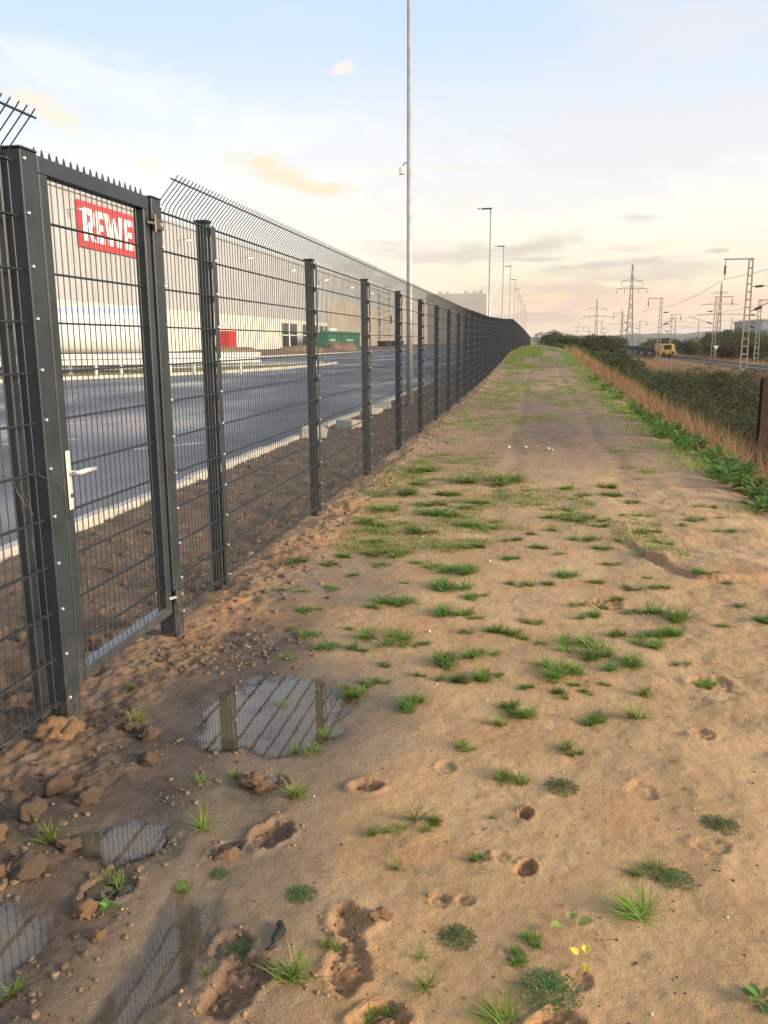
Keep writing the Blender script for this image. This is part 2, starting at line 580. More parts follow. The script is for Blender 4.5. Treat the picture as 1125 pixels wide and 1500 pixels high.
def water_mat():
    """turbid shallow water: brown suspended silt, clearer towards the shore, mirror on top"""
    m = bpy.data.materials.new('puddle_water')
    m.use_nodes = True
    t = m.node_tree
    t.nodes.clear()
    at = t.nodes.new('ShaderNodeAttribute')
    at.attribute_name = 'depth'

    def ramp_(lo, hi, top):
        r_ = t.nodes.new('ShaderNodeMapRange')
        r_.interpolation_type = 'SMOOTHSTEP'
        for i_, v_ in enumerate((lo, hi, 0.0, top)):
            r_.inputs[i_ + 1].default_value = v_
        t.links.new(at.outputs['Fac'], r_.inputs[0])
        return r_.outputs[0]
    tr = t.nodes.new('ShaderNodeBsdfTransparent')
    df = t.nodes.new('ShaderNodeBsdfDiffuse')
    df.inputs['Color'].default_value = (.135, .098, .060, 1)
    body = t.nodes.new('ShaderNodeMixShader')
    t.links.new(ramp_(.000, .022, .85), body.inputs[0])
    t.links.new(tr.outputs[0], body.inputs[1])
    t.links.new(df.outputs[0], body.inputs[2])
    gl = t.nodes.new('ShaderNodeBsdfGlossy')
    gl.inputs['Roughness'].default_value = .015
    gl.inputs['Color'].default_value = (.97, .92, .85, 1)
    fr = t.nodes.new('ShaderNodeFresnel')
    fr.inputs['IOR'].default_value = 1.33
    n = t.nodes.new('ShaderNodeTexNoise')
    n.inputs['Scale'].default_value = 9
    bp = t.nodes.new('ShaderNodeBump')
    bp.inputs['Strength'].default_value = .015
    bp.inputs['Distance'].default_value = .01
    t.links.new(n.outputs[0], bp.inputs['Height'])
    for k in (gl, fr):
        t.links.new(bp.outputs[0], k.inputs['Normal'])
    mr = t.nodes.new('ShaderNodeMath')
    mr.operation = 'MULTIPLY_ADD'
    mr.inputs[1].default_value = 2.35
    mr.inputs[2].default_value = .03
    mr.use_clamp = True
    t.links.new(fr.outputs[0], mr.inputs[0])
    mm = t.nodes.new('ShaderNodeMath')
    mm.operation = 'MULTIPLY'
    t.links.new(mr.outputs[0], mm.inputs[0])
    t.links.new(ramp_(.0, .012, 1.0), mm.inputs[1])
    ms = t.nodes.new('ShaderNodeMixShader')
    t.links.new(mm.outputs[0], ms.inputs[0])
    t.links.new(body.outputs[0], ms.inputs[1])
    t.links.new(gl.outputs[0], ms.inputs[2])
    o = t.nodes.new('ShaderNodeOutputMaterial')
    t.links.new(ms.outputs[0], o.inputs['Surface'])
    return m


WATER = water_mat()


def ground_mat():
    """sandy path, dark soil, reddish clay, wet mud and grassy land, driven by per-vertex amounts"""
    m = bpy.data.materials.new('earth')
    m.use_nodes = True
    t = m.node_tree
    b = t.nodes['Principled BSDF']
    tcn = t.nodes.new('ShaderNodeTexCoord')

    def noise(scale, detail=6, rough=.6, dist=0.0):
        n = t.nodes.new('ShaderNodeTexNoise')
        n.inputs['Scale'].default_value = scale
        n.inputs['Detail'].default_value = detail
        n.inputs['Roughness'].default_value = rough
        n.inputs['Distortion'].default_value = dist
        t.links.new(tcn.outputs['Object'], n.inputs['Vector'])
        return n.outputs[0]

    def rng_(v, a, b_, c=0.0, d=1.0):
        n = t.nodes.new('ShaderNodeMapRange')
        n.interpolation_type = 'SMOOTHSTEP'
        t.links.new(v, n.inputs[0])
        for i, q in enumerate((a, b_, c, d)):
            n.inputs[i + 1].default_value = q
        return n.outputs[0]

    def mul(a, b_):
        n = t.nodes.new('ShaderNodeMath')
        n.operation = 'MULTIPLY'
        for i, q in enumerate((a, b_)):
            if isinstance(q, (int, float)):
                n.inputs[i].default_value = q
            else:
                t.links.new(q, n.inputs[i])
        return n.outputs[0]

    def mix(f, a, c):
        n = t.nodes.new('ShaderNodeMix')
        n.data_type = 'RGBA'
        for i, q in ((0, f), (6, a), (7, c)):
            if isinstance(q, tuple):
                n.inputs[i].default_value = (*q, 1)
            elif isinstance(q, (int, float)):
                n.inputs[i].default_value = q
            else:
                t.links.new(q, n.inputs[i])
        return n.outputs[2]

    def attr(name):
        n = t.nodes.new('ShaderNodeAttribute')
        n.attribute_name = name
        return n.outputs['Fac']
    sand = mix(rng_(noise(1.3, 7, .62), .36, .66), (.400, .246, .112), (.500, .325, .160))
    sand = mix(mul(rng_(noise(2.1, 6, .6, .8), .50, .72), .75), sand, (.425, .220, .088))
    sand = mix(mul(rng_(noise(.9, 5, .6), .52, .70), .55), sand, (.300, .205, .130))
    sand = mix(mul(rng_(noise(26, 4, .7), .56, .72), .35), sand, (.26, .155, .085))
    sand = mix(mul(rng_(noise(140, 2, .6), .60, .72), .35), sand, (.56, .42, .29))
    soil = mix(rng_(noise(5, 7, .65), .35, .65), (.108, .070, .043), (.205, .130, .078))
    soil = mix(mul(rng_(noise(40, 4, .6), .5, .7), .5), soil, (.075, .048, .030))
    sand = mix(mul(rng_(noise(300, 2, .6), .57, .66), .45), sand, (.22, .125, .065))
    sand = mix(mul(rng_(noise(7, 7, .7), .55, .68), .35), sand, (.33, .19, .095))
    col = mix(attr('soil'), sand, soil)
    clay = mix(rng_(noise(11, 5), .35, .65), (.36, .17, .070), (.46, .25, .115))
    col = mix(attr('clay'), col, clay)
    land = mix(rng_(noise(.25, 6, .6), .38, .64), (.075, .085, .030), (.20, .15, .075))
    col = mix(attr('land'), col, land)
    dark = mix(1.0, col, col)
    hs = t.nodes.new('ShaderNodeHueSaturation')
    hs.inputs['Value'].default_value = .46
    hs.inputs['Saturation'].default_value = .80
    t.links.new(col, hs.inputs['Color'])
    col = mix(attr('wet'), col, hs.outputs[0])
    t.links.new(col, b.inputs['Base Color'])
    t.links.new(rng_(attr('wet'), 0, 1, .82, .24), b.inputs['Roughness'])
    b.inputs['Specular IOR Level'].default_value = .42
    bp = t.nodes.new('ShaderNodeBump')
    bp.inputs['Strength'].default_value = .85
    bp.inputs['Distance'].default_value = .014
    hsum = t.nodes.new('ShaderNodeMath')
    hsum.operation = 'ADD'
    t.links.new(mul(noise(34, 7, .65), 1.0), hsum.inputs[0])
    t.links.new(mul(noise(150, 5, .7), .55), hsum.inputs[1])
    t.links.new(hsum.outputs[0], bp.inputs['Height'])
    t.links.new(bp.outputs[0], b.inputs['Normal'])
    return m


EARTH = ground_mat()


# ------------------------------------------------------------------ the ground as one sheet
PUDDLES = [
    [(-1.346, 3.113), (-1.407, 3.342), (-1.398, 3.558), (-1.322, 3.729), (-1.126, 3.768), (-0.945, 3.728), (-0.851, 3.581), (-0.848, 3.395), (-0.795, 3.234), (-0.903, 3.091), (-0.965, 2.919), (-1.057, 2.904), (-1.151, 3.051), (-1.216, 2.993)],
    [(-1.064, 2.662), (-1.044, 2.528), (-1.025, 2.366), (-0.995, 2.171), (-0.976, 2.045), (-0.945, 1.822), (-0.945, 1.701), (-0.95, 1.62), (-0.97, 1.52), (-1.07, 1.52), (-1.065, 1.598), (-1.05, 1.667), (-1.055, 1.784), (-1.065, 1.915), (-1.075, 2.063), (-1.085, 2.177), (-1.115, 2.296), (-1.149, 2.446), (-1.135, 2.58)],
    [(-1.50, 1.88), (-1.489, 1.96), (-1.466, 2.059), (-1.397, 2.132), (-1.333, 2.081), (-1.293, 1.992), (-1.295, 1.889), (-1.297, 1.794), (-1.30, 1.66), (-1.33, 1.58), (-1.45, 1.60)],
    [(-1.421, 2.34), (-1.295, 2.431), (-1.209, 2.458), (-1.175, 2.322), (-1.289, 2.228)],
]
LEVEL = -0.016
PRINTS = [  # x, y, half length, half width, turn, depth: boot prints, heel holes and paw prints
    (-.825, 2.462, .100, .062, -.15, .042), (-.950, 2.360, .055, .045, -.7, .026), (-.475, 2.070, .072, .062, .2, .034), (-.440, 1.900, .105, .064, .15, .026),
    (-.713, 1.785, .125, .072, -.2, .038), (-.775, 1.930, .066, .060, .4, .024), (-.572, 2.805, .045, .075, .3, .040), (.006, 2.708, .040, .025, .1, .036),
    (.014, 2.406, .040, .034, -.2, .036), (-.235, 2.207, .034, .036, 0, .016), (-.158, 2.217, .032, .034, 0, .014), (-1.225, 2.106, .10, .075, -.5, .032),
    (-.066, 2.447, .03, .032, 0, .012), (-.12, 2.44, .03, .03, 0, .011), (-.324, 1.743, .06, .07, .3, .030), (.10, 1.77, .06, .07, .2, .03),
    (-.93, 2.80, .08, .06, .8, .022), (.722, 3.445, .05, .06, 0, .02), (.855, 4.012, .10, .12, .2, .02), (.475, 5.204, .12, .10, 0, .022),
    (.15, 1.95, .04, .035, 0, .012), (-.02, 2.02, .03, .03, 0, .010), (.42, 2.95, .06, .05, .5, .012), (.60, 2.62, .05, .06, 0, .012), (-.30, 3.0, .05, .04, .3, .010),
]
PY = [-60, 22, 35, 51, 68, 110, 256, 600, 6000]
PZ = [0, 0, .11, .42, .84, .90, .50, .0, -1]


def prof(y):
    return np.interp(y, PY, PZ)


def poly_sd(px, py, poly):
    """signed distance to a polygon, negative inside"""
    d = np.full(px.shape, 1e9)
    inside = np.zeros(px.shape, bool)
    n = len(poly)
    for i in range(n):
        ax, ay = poly[i]
        bx, by = poly[(i + 1) % n]
        ex, ey = bx - ax, by - ay
        t = np.clip(((px - ax) * ex + (py - ay) * ey) / (ex * ex + ey * ey), 0, 1)
        d = np.minimum(d, np.hypot(px - ax - t * ex, py - ay - t * ey))
        c = ((ay > py) != (by > py)) & (px < (bx - ax) * (py - ay) / (by - ay + 1e-12) + ax)
        inside ^= c
    return np.where(inside, -d, d)


XB = [-1500, -60, -53, -44, -38, -36.5, -35, -4.45, -4.25, -4.0, -3.0, -2.2, -1.9, -1.5, -1.2, 2.0, 2.35, 3.0, 4.5, 6.5, 8, 19, 22, 23.5, 33, 35, 60, 400, 1500]
ZB = [.2, .3, .3, .3, .1, -.35, -.35, -.35, -.30, -.045, -.03, -.045, -.03, -.005, 0, 0, -.07, -.42, -1.15, -2.2, -2.45, -2.75, -2.75, -2.52, -2.52, -2.8, -2.8, -2.2, 0]


def ground(x, y, full=False):
    x = np.asarray(x, np.float64)
    y = np.asarray(y, np.float64)
    edge = .16 * fbm(y * .5, y * 0, 1.0, 3, 5) + np.interp(y, [0, 20, 35, 52, 250], [0, 0, .25, .35, .6])
    xs = np.where(x > 1.0, x - edge * sstep(x, 1.0, 2.2) * (1 - sstep(x, 8, 14)), x)
    z = np.interp(xs, XB, ZB)
    onpath = (1 - sstep(x, 2.0, 7.0)) * sstep(x, -4.4, -3.9)
    z = z + prof(y) * onpath
    near = sstep(x, -4.2, -3.9) * (1 - sstep(x, 3.5, 8))
    z = z + near * (.016 * fbm(x, y, .9, 3, 1) + .009 * fbm(x, y, 4.5, 4, 2))
    fine = near * (y < 40)
    z = z + fine * (.0042 * fbm(x, y, 17, 4, 3) + .0022 * np.maximum(fbm(x, y, 48, 2, 4), -.1))
    for rx in (-.33, 1.05):
        z = z - near * .016 * np.exp(-((x - rx - .10 * fbm(y * .4, y * 0, 1.0, 2, 14)) / .13) ** 2) * sstep(y, 5.5, 8)
    # gullies and humps on the right of the path
    rr = sstep(x, .3, 1.0) * (1 - sstep(x, 2.2, 3)) * (1 - sstep(y, 9, 14))
    rid = 1 - np.abs(fbm(x * .8, y, 1.5, 4, 9))
    z = z + rr * .050 * (rid - .75) + rr * .012 * fbm(x, y, 7, 3, 10)
    yl = np.interp(x, [.6, .81, .842, 1.0, 1.116, 1.292, 1.604, 2.1], [7.1, 6.794, 6.404, 6.15, 5.93, 5.87, 5.985, 6.1]) + .09 * fbm(x, y, 5, 4, 12, .6)
    st = sstep(x, .62, .9) * (1 - sstep(x, 2.0, 2.4))
    z = z + st * (.75 + .5 * fbm(x, y, 3, 3, 13)) * (.045 * sstep(y - yl, -.045, .035) * (1 - sstep(y - yl, .2, 1.1)) - .022 * np.exp(-((y - yl + .07) / .07) ** 2))
    # loose soil along the fence and rough clods in front of the gate
    lump = fbm(x, y, 3.2, 5, 20, .62)
    rid2 = 1 - np.abs(fbm(x, y, 9, 3, 21))
    along = np.exp(-((x + 1.86) / .34) ** 2) * sstep(y, 4.3, 5.2) * (1 - .5 * sstep(y, 30, 60))
    z = z + along * (.035 + .055 * lump + .028 * (rid2 - .6))
    gate = sstep(-x, 1.12, 1.5) * (1 - sstep(-x, 2.6, 4)) * (1 - sstep(y, 3.9, 4.9))
    z = z + gate * (.028 * lump + .030 * (rid2 - .68) + .012 * fbm(x, y, 24, 3, 22))
    behind = sstep(-x, 2.05, 2.3) * (1 - sstep(-x, 3.9, 4.15))
    z = z + behind * (.045 * lump + .04 * (rid2 - .6)) * (y < 60)
    # far ground
    far = sstep(np.abs(x), 36, 60)
    z = z + far * (.5 * fbm(x, y, .02, 3, 30)) * (x > 0) + sstep(x, 8, 12) * (1 - sstep(x, 20, 22)) * .15 * fbm(x, y, .3, 3, 31)
    z = z + sstep(-x, 37, 40) * (1 - sstep(-x, 47, 51)) * (.25 + .85 * np.maximum(fbm(x * .6, y * .35, .12, 4, 33), 0)) * sstep(y, 60, 90)
    wet = np.zeros_like(z)
    clay = np.zeros_like(z)
    sel = np.where((x > -2.2) & (x < .9) & (y > 1.2) & (y < 5.6))
    if x.ndim and len(sel[0]):
        sx, sy, sz = x[sel], y[sel], z[sel]
        wob = .085 * fbm(sx, sy, 6, 5, 40, .6)
        for pl, grow in zip(PUDDLES, (.03, .085, .045, .03)):
            sd = poly_sd(sx, sy, pl) + wob - grow
            w = sstep(sd, .42, .06)
            sz = sz * (1 - w) + w * (LEVEL + .005 + .0040 * fbm(sx, sy, 14, 3, 41) + .02 * np.clip(sd, 0, 1))
            m = sstep(sd + .04 * fbm(sx, sy, 15, 3, 45), .08, -.13)
            sz = sz * (1 - m) + m * (LEVEL - (.018 if pl is PUDDLES[0] else .027) + (.015 if pl is PUDDLES[0] else .009) * fbm(sx, sy, 6.5, 4, 42))
            wet[sel] = np.maximum(wet[sel], np.clip(.95 * sstep(sd + .08 * fbm(sx, sy, 3, 3, 44), .55, .0), 0, 1))
        z[sel] = sz
    if x.ndim:
        for (fx, fy, a, b, tu, dp) in PRINTS:
            k = np.where((np.abs(x - fx) < a * 1.9) & (np.abs(y - fy) < a * 2.0))
            if not len(k[0]):
                continue
            ux, uy = x[k] - fx, y[k] - fy
            c, s = math.cos(tu), math.sin(tu)
            u, v = (ux * c + uy * s) / b, (-ux * s + uy * c) / a
            r = np.sqrt(u * u + v * v) + .42 * fbm(x[k], y[k], 13, 5, 50, .6)
            inn = sstep(r, .95, .80)
            z[k] += -dp * inn * (.62 + 1.0 * fbm(x[k], y[k], 24, 5, 51, .8)) + .17 * dp * np.exp(-((r - 1.12) / .16) ** 2) * (1 + 1.6 * fbm(x[k], y[k], 22, 3, 52))
            clay[k] = np.maximum(clay[k], sstep(r, 1.35, .85) * min(1, dp / .04) * .8)
    if not full:
        return z
    soil = np.clip(sstep(-x, .98, 1.32) * (.92 + .45 * fbm(x, y, 2.2, 4, 60)), 0, 1)
    kk = sstep(y + .5 * fbm(x, y, 1.2, 3, 65), 4.0, 5.8)
    soil = soil * (1 - kk) + kk * np.clip(sstep(-x, 1.25, 1.9) * (.62 + .6 * fbm(x, y, 1.4, 4, 61)), 0, 1)
    soil = np.maximum(soil, sstep(-x, 1.98, 2.15))
    soil = np.maximum(soil, .55 * sstep(x, 1.75, 2.3) * (1 - sstep(x, 4, 6)) * sstep(y, 8, 10))
    soil = np.maximum(soil, (.85 * np.exp(-((y - 14) / 3.4) ** 2) + .75 * sstep(y, 13, 19)) * (1 - sstep(x, 2.5, 4)) * (.85 + .6 * fbm(x, y * .5, .5, 3, 62)))
    clay = np.maximum(clay, .50 * sstep(fbm(x, y, 1.1, 4, 63), .18, .5) * sstep(-x, 1.0, 1.6) * (x > -2.05))
    clay = np.maximum(clay, .55 * st * np.exp(-((y - yl - .04) / .10) ** 2))
    land = np.maximum(sstep(x, 2.3, 4), sstep(-x, 60, 62))
    land = np.maximum(land, .55 * sstep(y, 24, 60) * (1 - sstep(x, 2, 4)) * (x > -1.7))
    wet = np.maximum(wet, .62 * sstep(fbm(x, y, .9, 4, 64), -.02, .42) * sstep(-x, .3, 1.0) * (1 - sstep(-x, 1.55, 1.9)) * (1 - sstep(y, 9, 13)))
    return z, np.clip(soil, 0, 1), np.clip(clay, 0, 1), np.clip(wet, 0, 1), np.clip(land, 0, 1)


def build_ground():
    xs = [np.geomspace(1500, 60, 14) * -1, np.linspace(-56, -5, 26), np.linspace(-4.6, -2.55, 50), np.arange(-2.5, 2.6, .0088), np.linspace(2.65, 8, 54), np.linspace(8.6, 40, 46), np.geomspace(43, 1500, 24)]
    xs = np.concatenate(xs)
    ys = [np.linspace(-60, 1.15, 8), np.geomspace(1.2, 9, 600), np.geomspace(9.05, 34, 240), np.geomspace(34.4, 130, 110), np.geomspace(134, 6000, 56)]
    ys = np.concatenate(ys)
    X, Y = np.meshgrid(xs, ys)
    z, soil, clay, wet, land = ground(X, Y, True)
    nx, ny = len(xs), len(ys)
    idx = np.arange(nx * ny).reshape(ny, nx)
    q = np.stack([idx[:-1, :-1], idx[:-1, 1:], idx[1:, 1:], idx[1:, :-1]], -1).reshape(-1, 4)
    me = np_mesh('ground', np.stack([X, Y, z], -1).reshape(-1, 3), q)
    for nm, a in (('soil', soil), ('clay', clay), ('wet', wet), ('land', land)):
        at = me.attributes.new(nm, 'FLOAT', 'POINT')
        at.data.foreach_set('value', a.astype(np.float32).ravel())
    me.shade_smooth()
    return tag(link('ground', me, EARTH), 'bare sandy path with mud, soil and grassy land around it', kind='structure')


build_ground()


def gz(x, y):
    return float(ground(np.array([x]), np.array([y]))[0])


for pl, lab in zip(PUDDLES, ('wide shallow puddle mirroring the fence in front of the hinge post', 'long narrow puddle in a rut beside the boot prints',
                             'muddy puddle below the gravelly soil at the bottom corner', 'small wet hollow among dark clods')):
    gx0, gx1 = min(p[0] for p in pl) - .14, max(p[0] for p in pl) + .14
    gy0, gy1 = min(p[1] for p in pl) - .14, max(p[1] for p in pl) + .14
    gx, gy = np.meshgrid(np.arange(gx0, gx1, .012), np.arange(gy0, gy1, .012))
    sd = poly_sd(gx, gy, pl)
    dep = LEVEL - ground(gx, gy)
    near_ = np.min([poly_sd(gx, gy, q_) for q_ in PUDDLES], axis=0) >= sd - 1e-6      # each spot belongs to its nearest puddle
    lv_ = LEVEL + .0006 * PUDDLES.index(pl)
    idx = np.arange(gx.size).reshape(gx.shape)
    q = np.stack([idx[:-1, :-1], idx[:-1, 1:], idx[1:, 1:], idx[1:, :-1]], -1).reshape(-1, 4)
    ok = ((dep > -.006) & (sd < .13) & near_).ravel()
    q = q[ok[q].all(axis=1)]
    used, inv_ = np.unique(q, return_inverse=True)
    V = np.stack([gx.ravel(), gy.ravel(), np.full(gx.size, lv_)], -1)[used]
    me = np_mesh('puddle', V, inv_.reshape(-1, 4))
    at_ = me.attributes.new('depth', 'FLOAT', 'POINT')
    at_.data.foreach_set('value', dep.ravel()[used].astype(np.float32))
    tag(link('puddle', me, WATER), lab, kind='structure')

# ------------------------------------------------------------------ yard: asphalt, kerbs, island
YZ = -.13
MARKS = [((-9.3, 13.6), (-8.4, 14.6)), ((-12.9, 19.4), (-12.3, 19.8)), ((-7.2, 11.4), (-6.9, 11.6)), ((-10.6, 12.0), (-9.9, 12.5)), ((-9.0, 18.4), (-7.6, 20.2)), ((-6.6, 13.2), (-5.8, 14.3)), ((-9.4, 24.4), (-8.2, 24.6)), ((-11.3, 42.0), (-8.8, 44.4)), ((-7.6, 50.5), (-6.2, 51.5)), ((-11.0, 16.9), (-9.9, 17.8))]
m = MB()
ya = np.linspace(-20, 420, 45)
vs = []
for y in ya:
    xo = np.interp(y, [-20, 119, 166, 420], [-36.6, -34.2, -30.5, -30.5])
    vs += [(-4.22, y, YZ), (-14, y, YZ), (-24, y, YZ), (float(xo), y, YZ)]
fs = []
for i in range(len(ya) - 1):
    for k in range(3):
        a = i * 4 + k
        fs.append((a + 1, a, a + 4, a + 5))
m.add(vs, fs)
tag(m.build('yard_asphalt', ASPHALT), 'dark damp asphalt of the delivery yard', kind='structure')

MARK = mat('pale_streak_grey', (.42, .42, .40), .6, 0, .3, 3)  # pale thin strips laid just above the asphalt
for (x0, y0), (x1, y1) in MARKS:
    d_ = Vector((x1 - x0, y1 - y0, 0)).normalized() * .09
    d_ = Vector((-d_.y, d_.x, 0))
    MB_ = MB().add([(x0 - d_.x, y0 - d_.y, YZ + .004), (x1 - d_.x, y1 - d_.y, YZ + .004), (x1 + d_.x, y1 + d_.y, YZ + .004), (x0 + d_.x, y0 + d_.y, YZ + .004)], [(0, 1, 2, 3)])
    tag(MB_.build('pale_streak', MARK), 'thin pale streak on the dark yard asphalt', kind='structure')

kerb = thing('kerb', 'pale concrete kerb along the dark asphalt yard next to the fence', 'kerb', (-4.12, 0, 0))
kerb['kind'] = 'structure'
del kerb['category']
kp = MB().bev(-.07, .07, 0, .985, -.35, .015, .018).mesh('kerb_stone')
kp.materials.append(CONC)
for i in range(70):
    o = link('kerb_stone', kp, None, kerb, (random.uniform(-.012, .012), 2.6 + i, random.uniform(-.012, .012)))
    o.rotation_euler = (random.uniform(-.006, .006), 0, random.uniform(-.008, .008))
m = MB()
for i in range(160):
    m.bev(-.07, .07, 72.6 + i, 73.585 + i, -.35, .015, .018)
tag(m.build('kerb_stone', CONC, kerb), kind='stuff')

ISL_A = [(-27.5, 30), (-24.2, 37.5), (-22.6, 41), (-20.2, 44.8), (-18.4, 49), (-16.9, 57), (-16.4, 66), (-16.6, 71)]
ISL_B = [(-18.0, 72), (-20.5, 64), (-25, 56), (-30, 50), (-35.8, 45)]
m = MB()
poly = ISL_A + ISL_B + [(-35.8, 30)]
m.add([(x, y, -.02) for x, y in poly], [tuple(range(len(poly)))])
ISL = mat('island_turf', (.12, .125, .035), .95, 0, 0, 1.2, .5, 20, col2=(.26, .20, .09))
tag(m.build('grass_island', ISL), 'grass strip behind the far kerb of the yard', kind='structure')


def kerb_line(pts, label):
    k = thing('kerb', label, None, (0, 0, 0))
    k['kind'] = 'structure'
    for (ax, ay), (bx, by) in zip(pts, pts[1:]):
        d = math.hypot(bx - ax, by - ay)
        n = max(1, round(d / 2.0))
        an = math.atan2(by - ay, bx - ax)
        for i in range(n):
            s = MB().bev(0, d / n - .02, -.08, .08, -.2, .16, .02)
            o = s.build('kerb_stone', CONC, k, (ax + (bx - ax) * i / n, ay + (by - ay) * i / n, YZ))
            o.rotation_euler = (0, 0, an)


kerb_line(ISL_A + ISL_B[:3], 'pale kerb round the grass strip in the yard')
kerb_line([(-36.4, 8), (-34.2, 119), (-30.5, 166), (-30.5, 240)], 'far pale kerb of the yard below the soil heaps')

# ------------------------------------------------------------------ mesh fence with gate
FX = -1.99
ROWS = [.0 + .2 * k for k in range(12)]          # heights of the twin wires above the bottom wire


def rod_pts(y, x=0.0, lean=True):
    p = [(x, y, -.03), (x, y, 2.21)]
    if lean:
        p += [(x + .016, y, 2.245), (x + .118, y, 2.355), (x + .132, y, 2.372)]
    return p


def panel_bits(L, step=.05):
    n = int(round(L / step))
    return [(i + .5) * L / n for i in range(n)]


def zf(y):
    return float(prof(np.array([y]))[0]) + .09


V_ROD = MB().tube(rod_pts(0), .0027, 5, False).mesh('vertical_rod')
V_ROD.materials.append(ANTH)


def h_rod_mesh(L):
    a = MB()
    for dx_ in (-.0065, .0065):
        a.tube([(dx_, 0, 0), (dx_, L, 0)], .0042, 6)
    me = a.mesh('horizontal_rod')
    me.materials.append(ANTH)
    return me


def bar_mesh(L):
    a = MB()
    a.tube([(.100, 0, 2.352), (.100, L, 2.352)], .0045, 5)
    a.tube([(.118, 0, 2.345), (.118, L, 2.345)], .0045, 5)
    me = a.mesh('overhang_bar')
    me.materials.append(ANTH)
    return me


def whole_panel_mesh(L):
    a = MB()
    for y in panel_bits(L):
        a.tube(rod_pts(y), .0025, 4, False)
    for z in ROWS:
        for dx_ in (-.0065, .0065):
            a.tube([(dx_, 0, z), (dx_, L, z)], .0042, 4, False)
    for q in ((.100, 2.352), (.118, 2.345)):
        a.tube([(q[0], 0, q[1]), (q[0], L, q[1])], .0045, 4, False)
    me = a.mesh('mesh_panel')
    me.materials.append(ANTH)
    return me


BOLT = MB()
BOLT.tube([(0, 0, 0), (.009, 0, 0), (.013, 0, 0)], [.0078, .0078, .0035], 7)
BOLT = BOLT.mesh('bolt')
BOLT.materials.append(ZINC)


def post_meshes(w=.060, d=.075, strip=.056):
    """post body behind the mesh, clamping strip in front of it, cap on top; origin on the mesh plane at the bottom wire"""
    b = MB().bev(-.012 - d, -.012, -w / 2, w / 2, -.5, 2.235, .006)
    b.box(-.012 - d * .55, -.012 - d * .45, -w / 2 - .003, -w / 2 + .001, -.5, 2.23)       # groove lip on the side
    s = MB().bev(.0105, .0185, -strip / 2, strip / 2, -.06, 2.215, .002)
    for z in ROWS:
        s.box(-.011, .0115, -strip / 2 - .012, -strip / 2 + .004, z - .038, z + .004)
    c = MB().bev(-.018 - d, -.004, -w / 2 - .005, w / 2 + .005, 2.236, 2.252, .004)
    out = []
    for mb, nm, mt in ((b, 'post', ANTH), (s, 'clamp_strip', ANTH), (c, 'post_cap', ANTH_D)):
        me = mb.mesh(nm)
        me.materials.append(mt)
        out.append(me)
    return out


POST, STRIP, CAP = post_meshes()
m = MB()
for z in ROWS:
    m.tube([(.0185, .0, z + .012), (.027, 0, z + .012), (.031, 0, z + .012)], [.0065, .0065, .003], 6)
BOLTROW = m.mesh('bolt')
BOLTROW.materials.append(ZINC)


def add_post(parent, y, z, detail):
    p = link('post', POST, None, parent, (0, y, z))
    link('clamp_strip', STRIP, None, p)
    link('post_cap', CAP, None, p)
    if detail == 2:
        for zz in ROWS:
            link('bolt', BOLT, None, p, (.0185, 0, zz + .012))
    elif detail == 1:
        link('bolt', BOLTROW, None, p)
    return p


def add_panel(parent, y0, L, z, detail):
    if detail == 0:
        me = MESHES.setdefault(('w', round(L, 3)), None) or whole_panel_mesh(L)
        MESHES[('w', round(L, 3))] = me
        o = link('mesh_panel', me, None, parent, (0, y0, z))
        return o
    h = MESHES.get(('h', L)) or h_rod_mesh(L)
    MESHES[('h', L)] = h
    b = MESHES.get(('b', L)) or bar_mesh(L)
    MESHES[('b', L)] = b
    p = link('mesh_panel', h, None, parent, (0, y0, z))        # its own mesh is the bottom twin wire
    for zz in ROWS[1:]:
        link('horizontal_rod', h, None, p, (0, 0, zz))
    link('overhang_bar', b, None, p)
    if detail == 2:
        for y in panel_bits(L):
            o = link('vertical_rod', V_ROD, None, p, (0, y, 0))
            o.rotation_euler = (random.uniform(-.0012, .0012), 0, 0)
    else:
        a = MB()
        for y in panel_bits(L):
            a.tube(rod_pts(y), .0025, 4, False)
        tag(a.build('vertical_rod', ANTH, p), kind='stuff')
    return p


MESHES = {}
fence = thing('security_fence', 'long anthracite wire mesh fence running past the gate to the horizon', 'fence', (FX, 0, 0))
P0, PITCH = 5.18, 2.52
add_panel(fence, 4.392, P0 - 4.392, zf(4.8), 2)
for i in range(112):
    y = P0 + PITCH * i
    d = 2 if i < 4 else (1 if i < 12 else 0)
    add_post(fence, y, zf(y), d)
    add_panel(fence, y + .004, PITCH - .008, zf(y + 1.26), 2 if i < 2 else (1 if i < 9 else 0))

fence2 = thing('security_fence', 'short end of the wire mesh fence cut off beside the gate lock', 'fence', (FX, 0, 0))
add_panel(fence2, 3.140 - PITCH, PITCH - .008, .09, 2)
add_post(fence2, 3.140 - PITCH, .09, 1)
for k in (2, 3):
    add_panel(fence2, 3.140 - PITCH * k, PITCH - .008, .09, 0)
    add_post(fence2, 3.140 - PITCH * k, .09, 0)

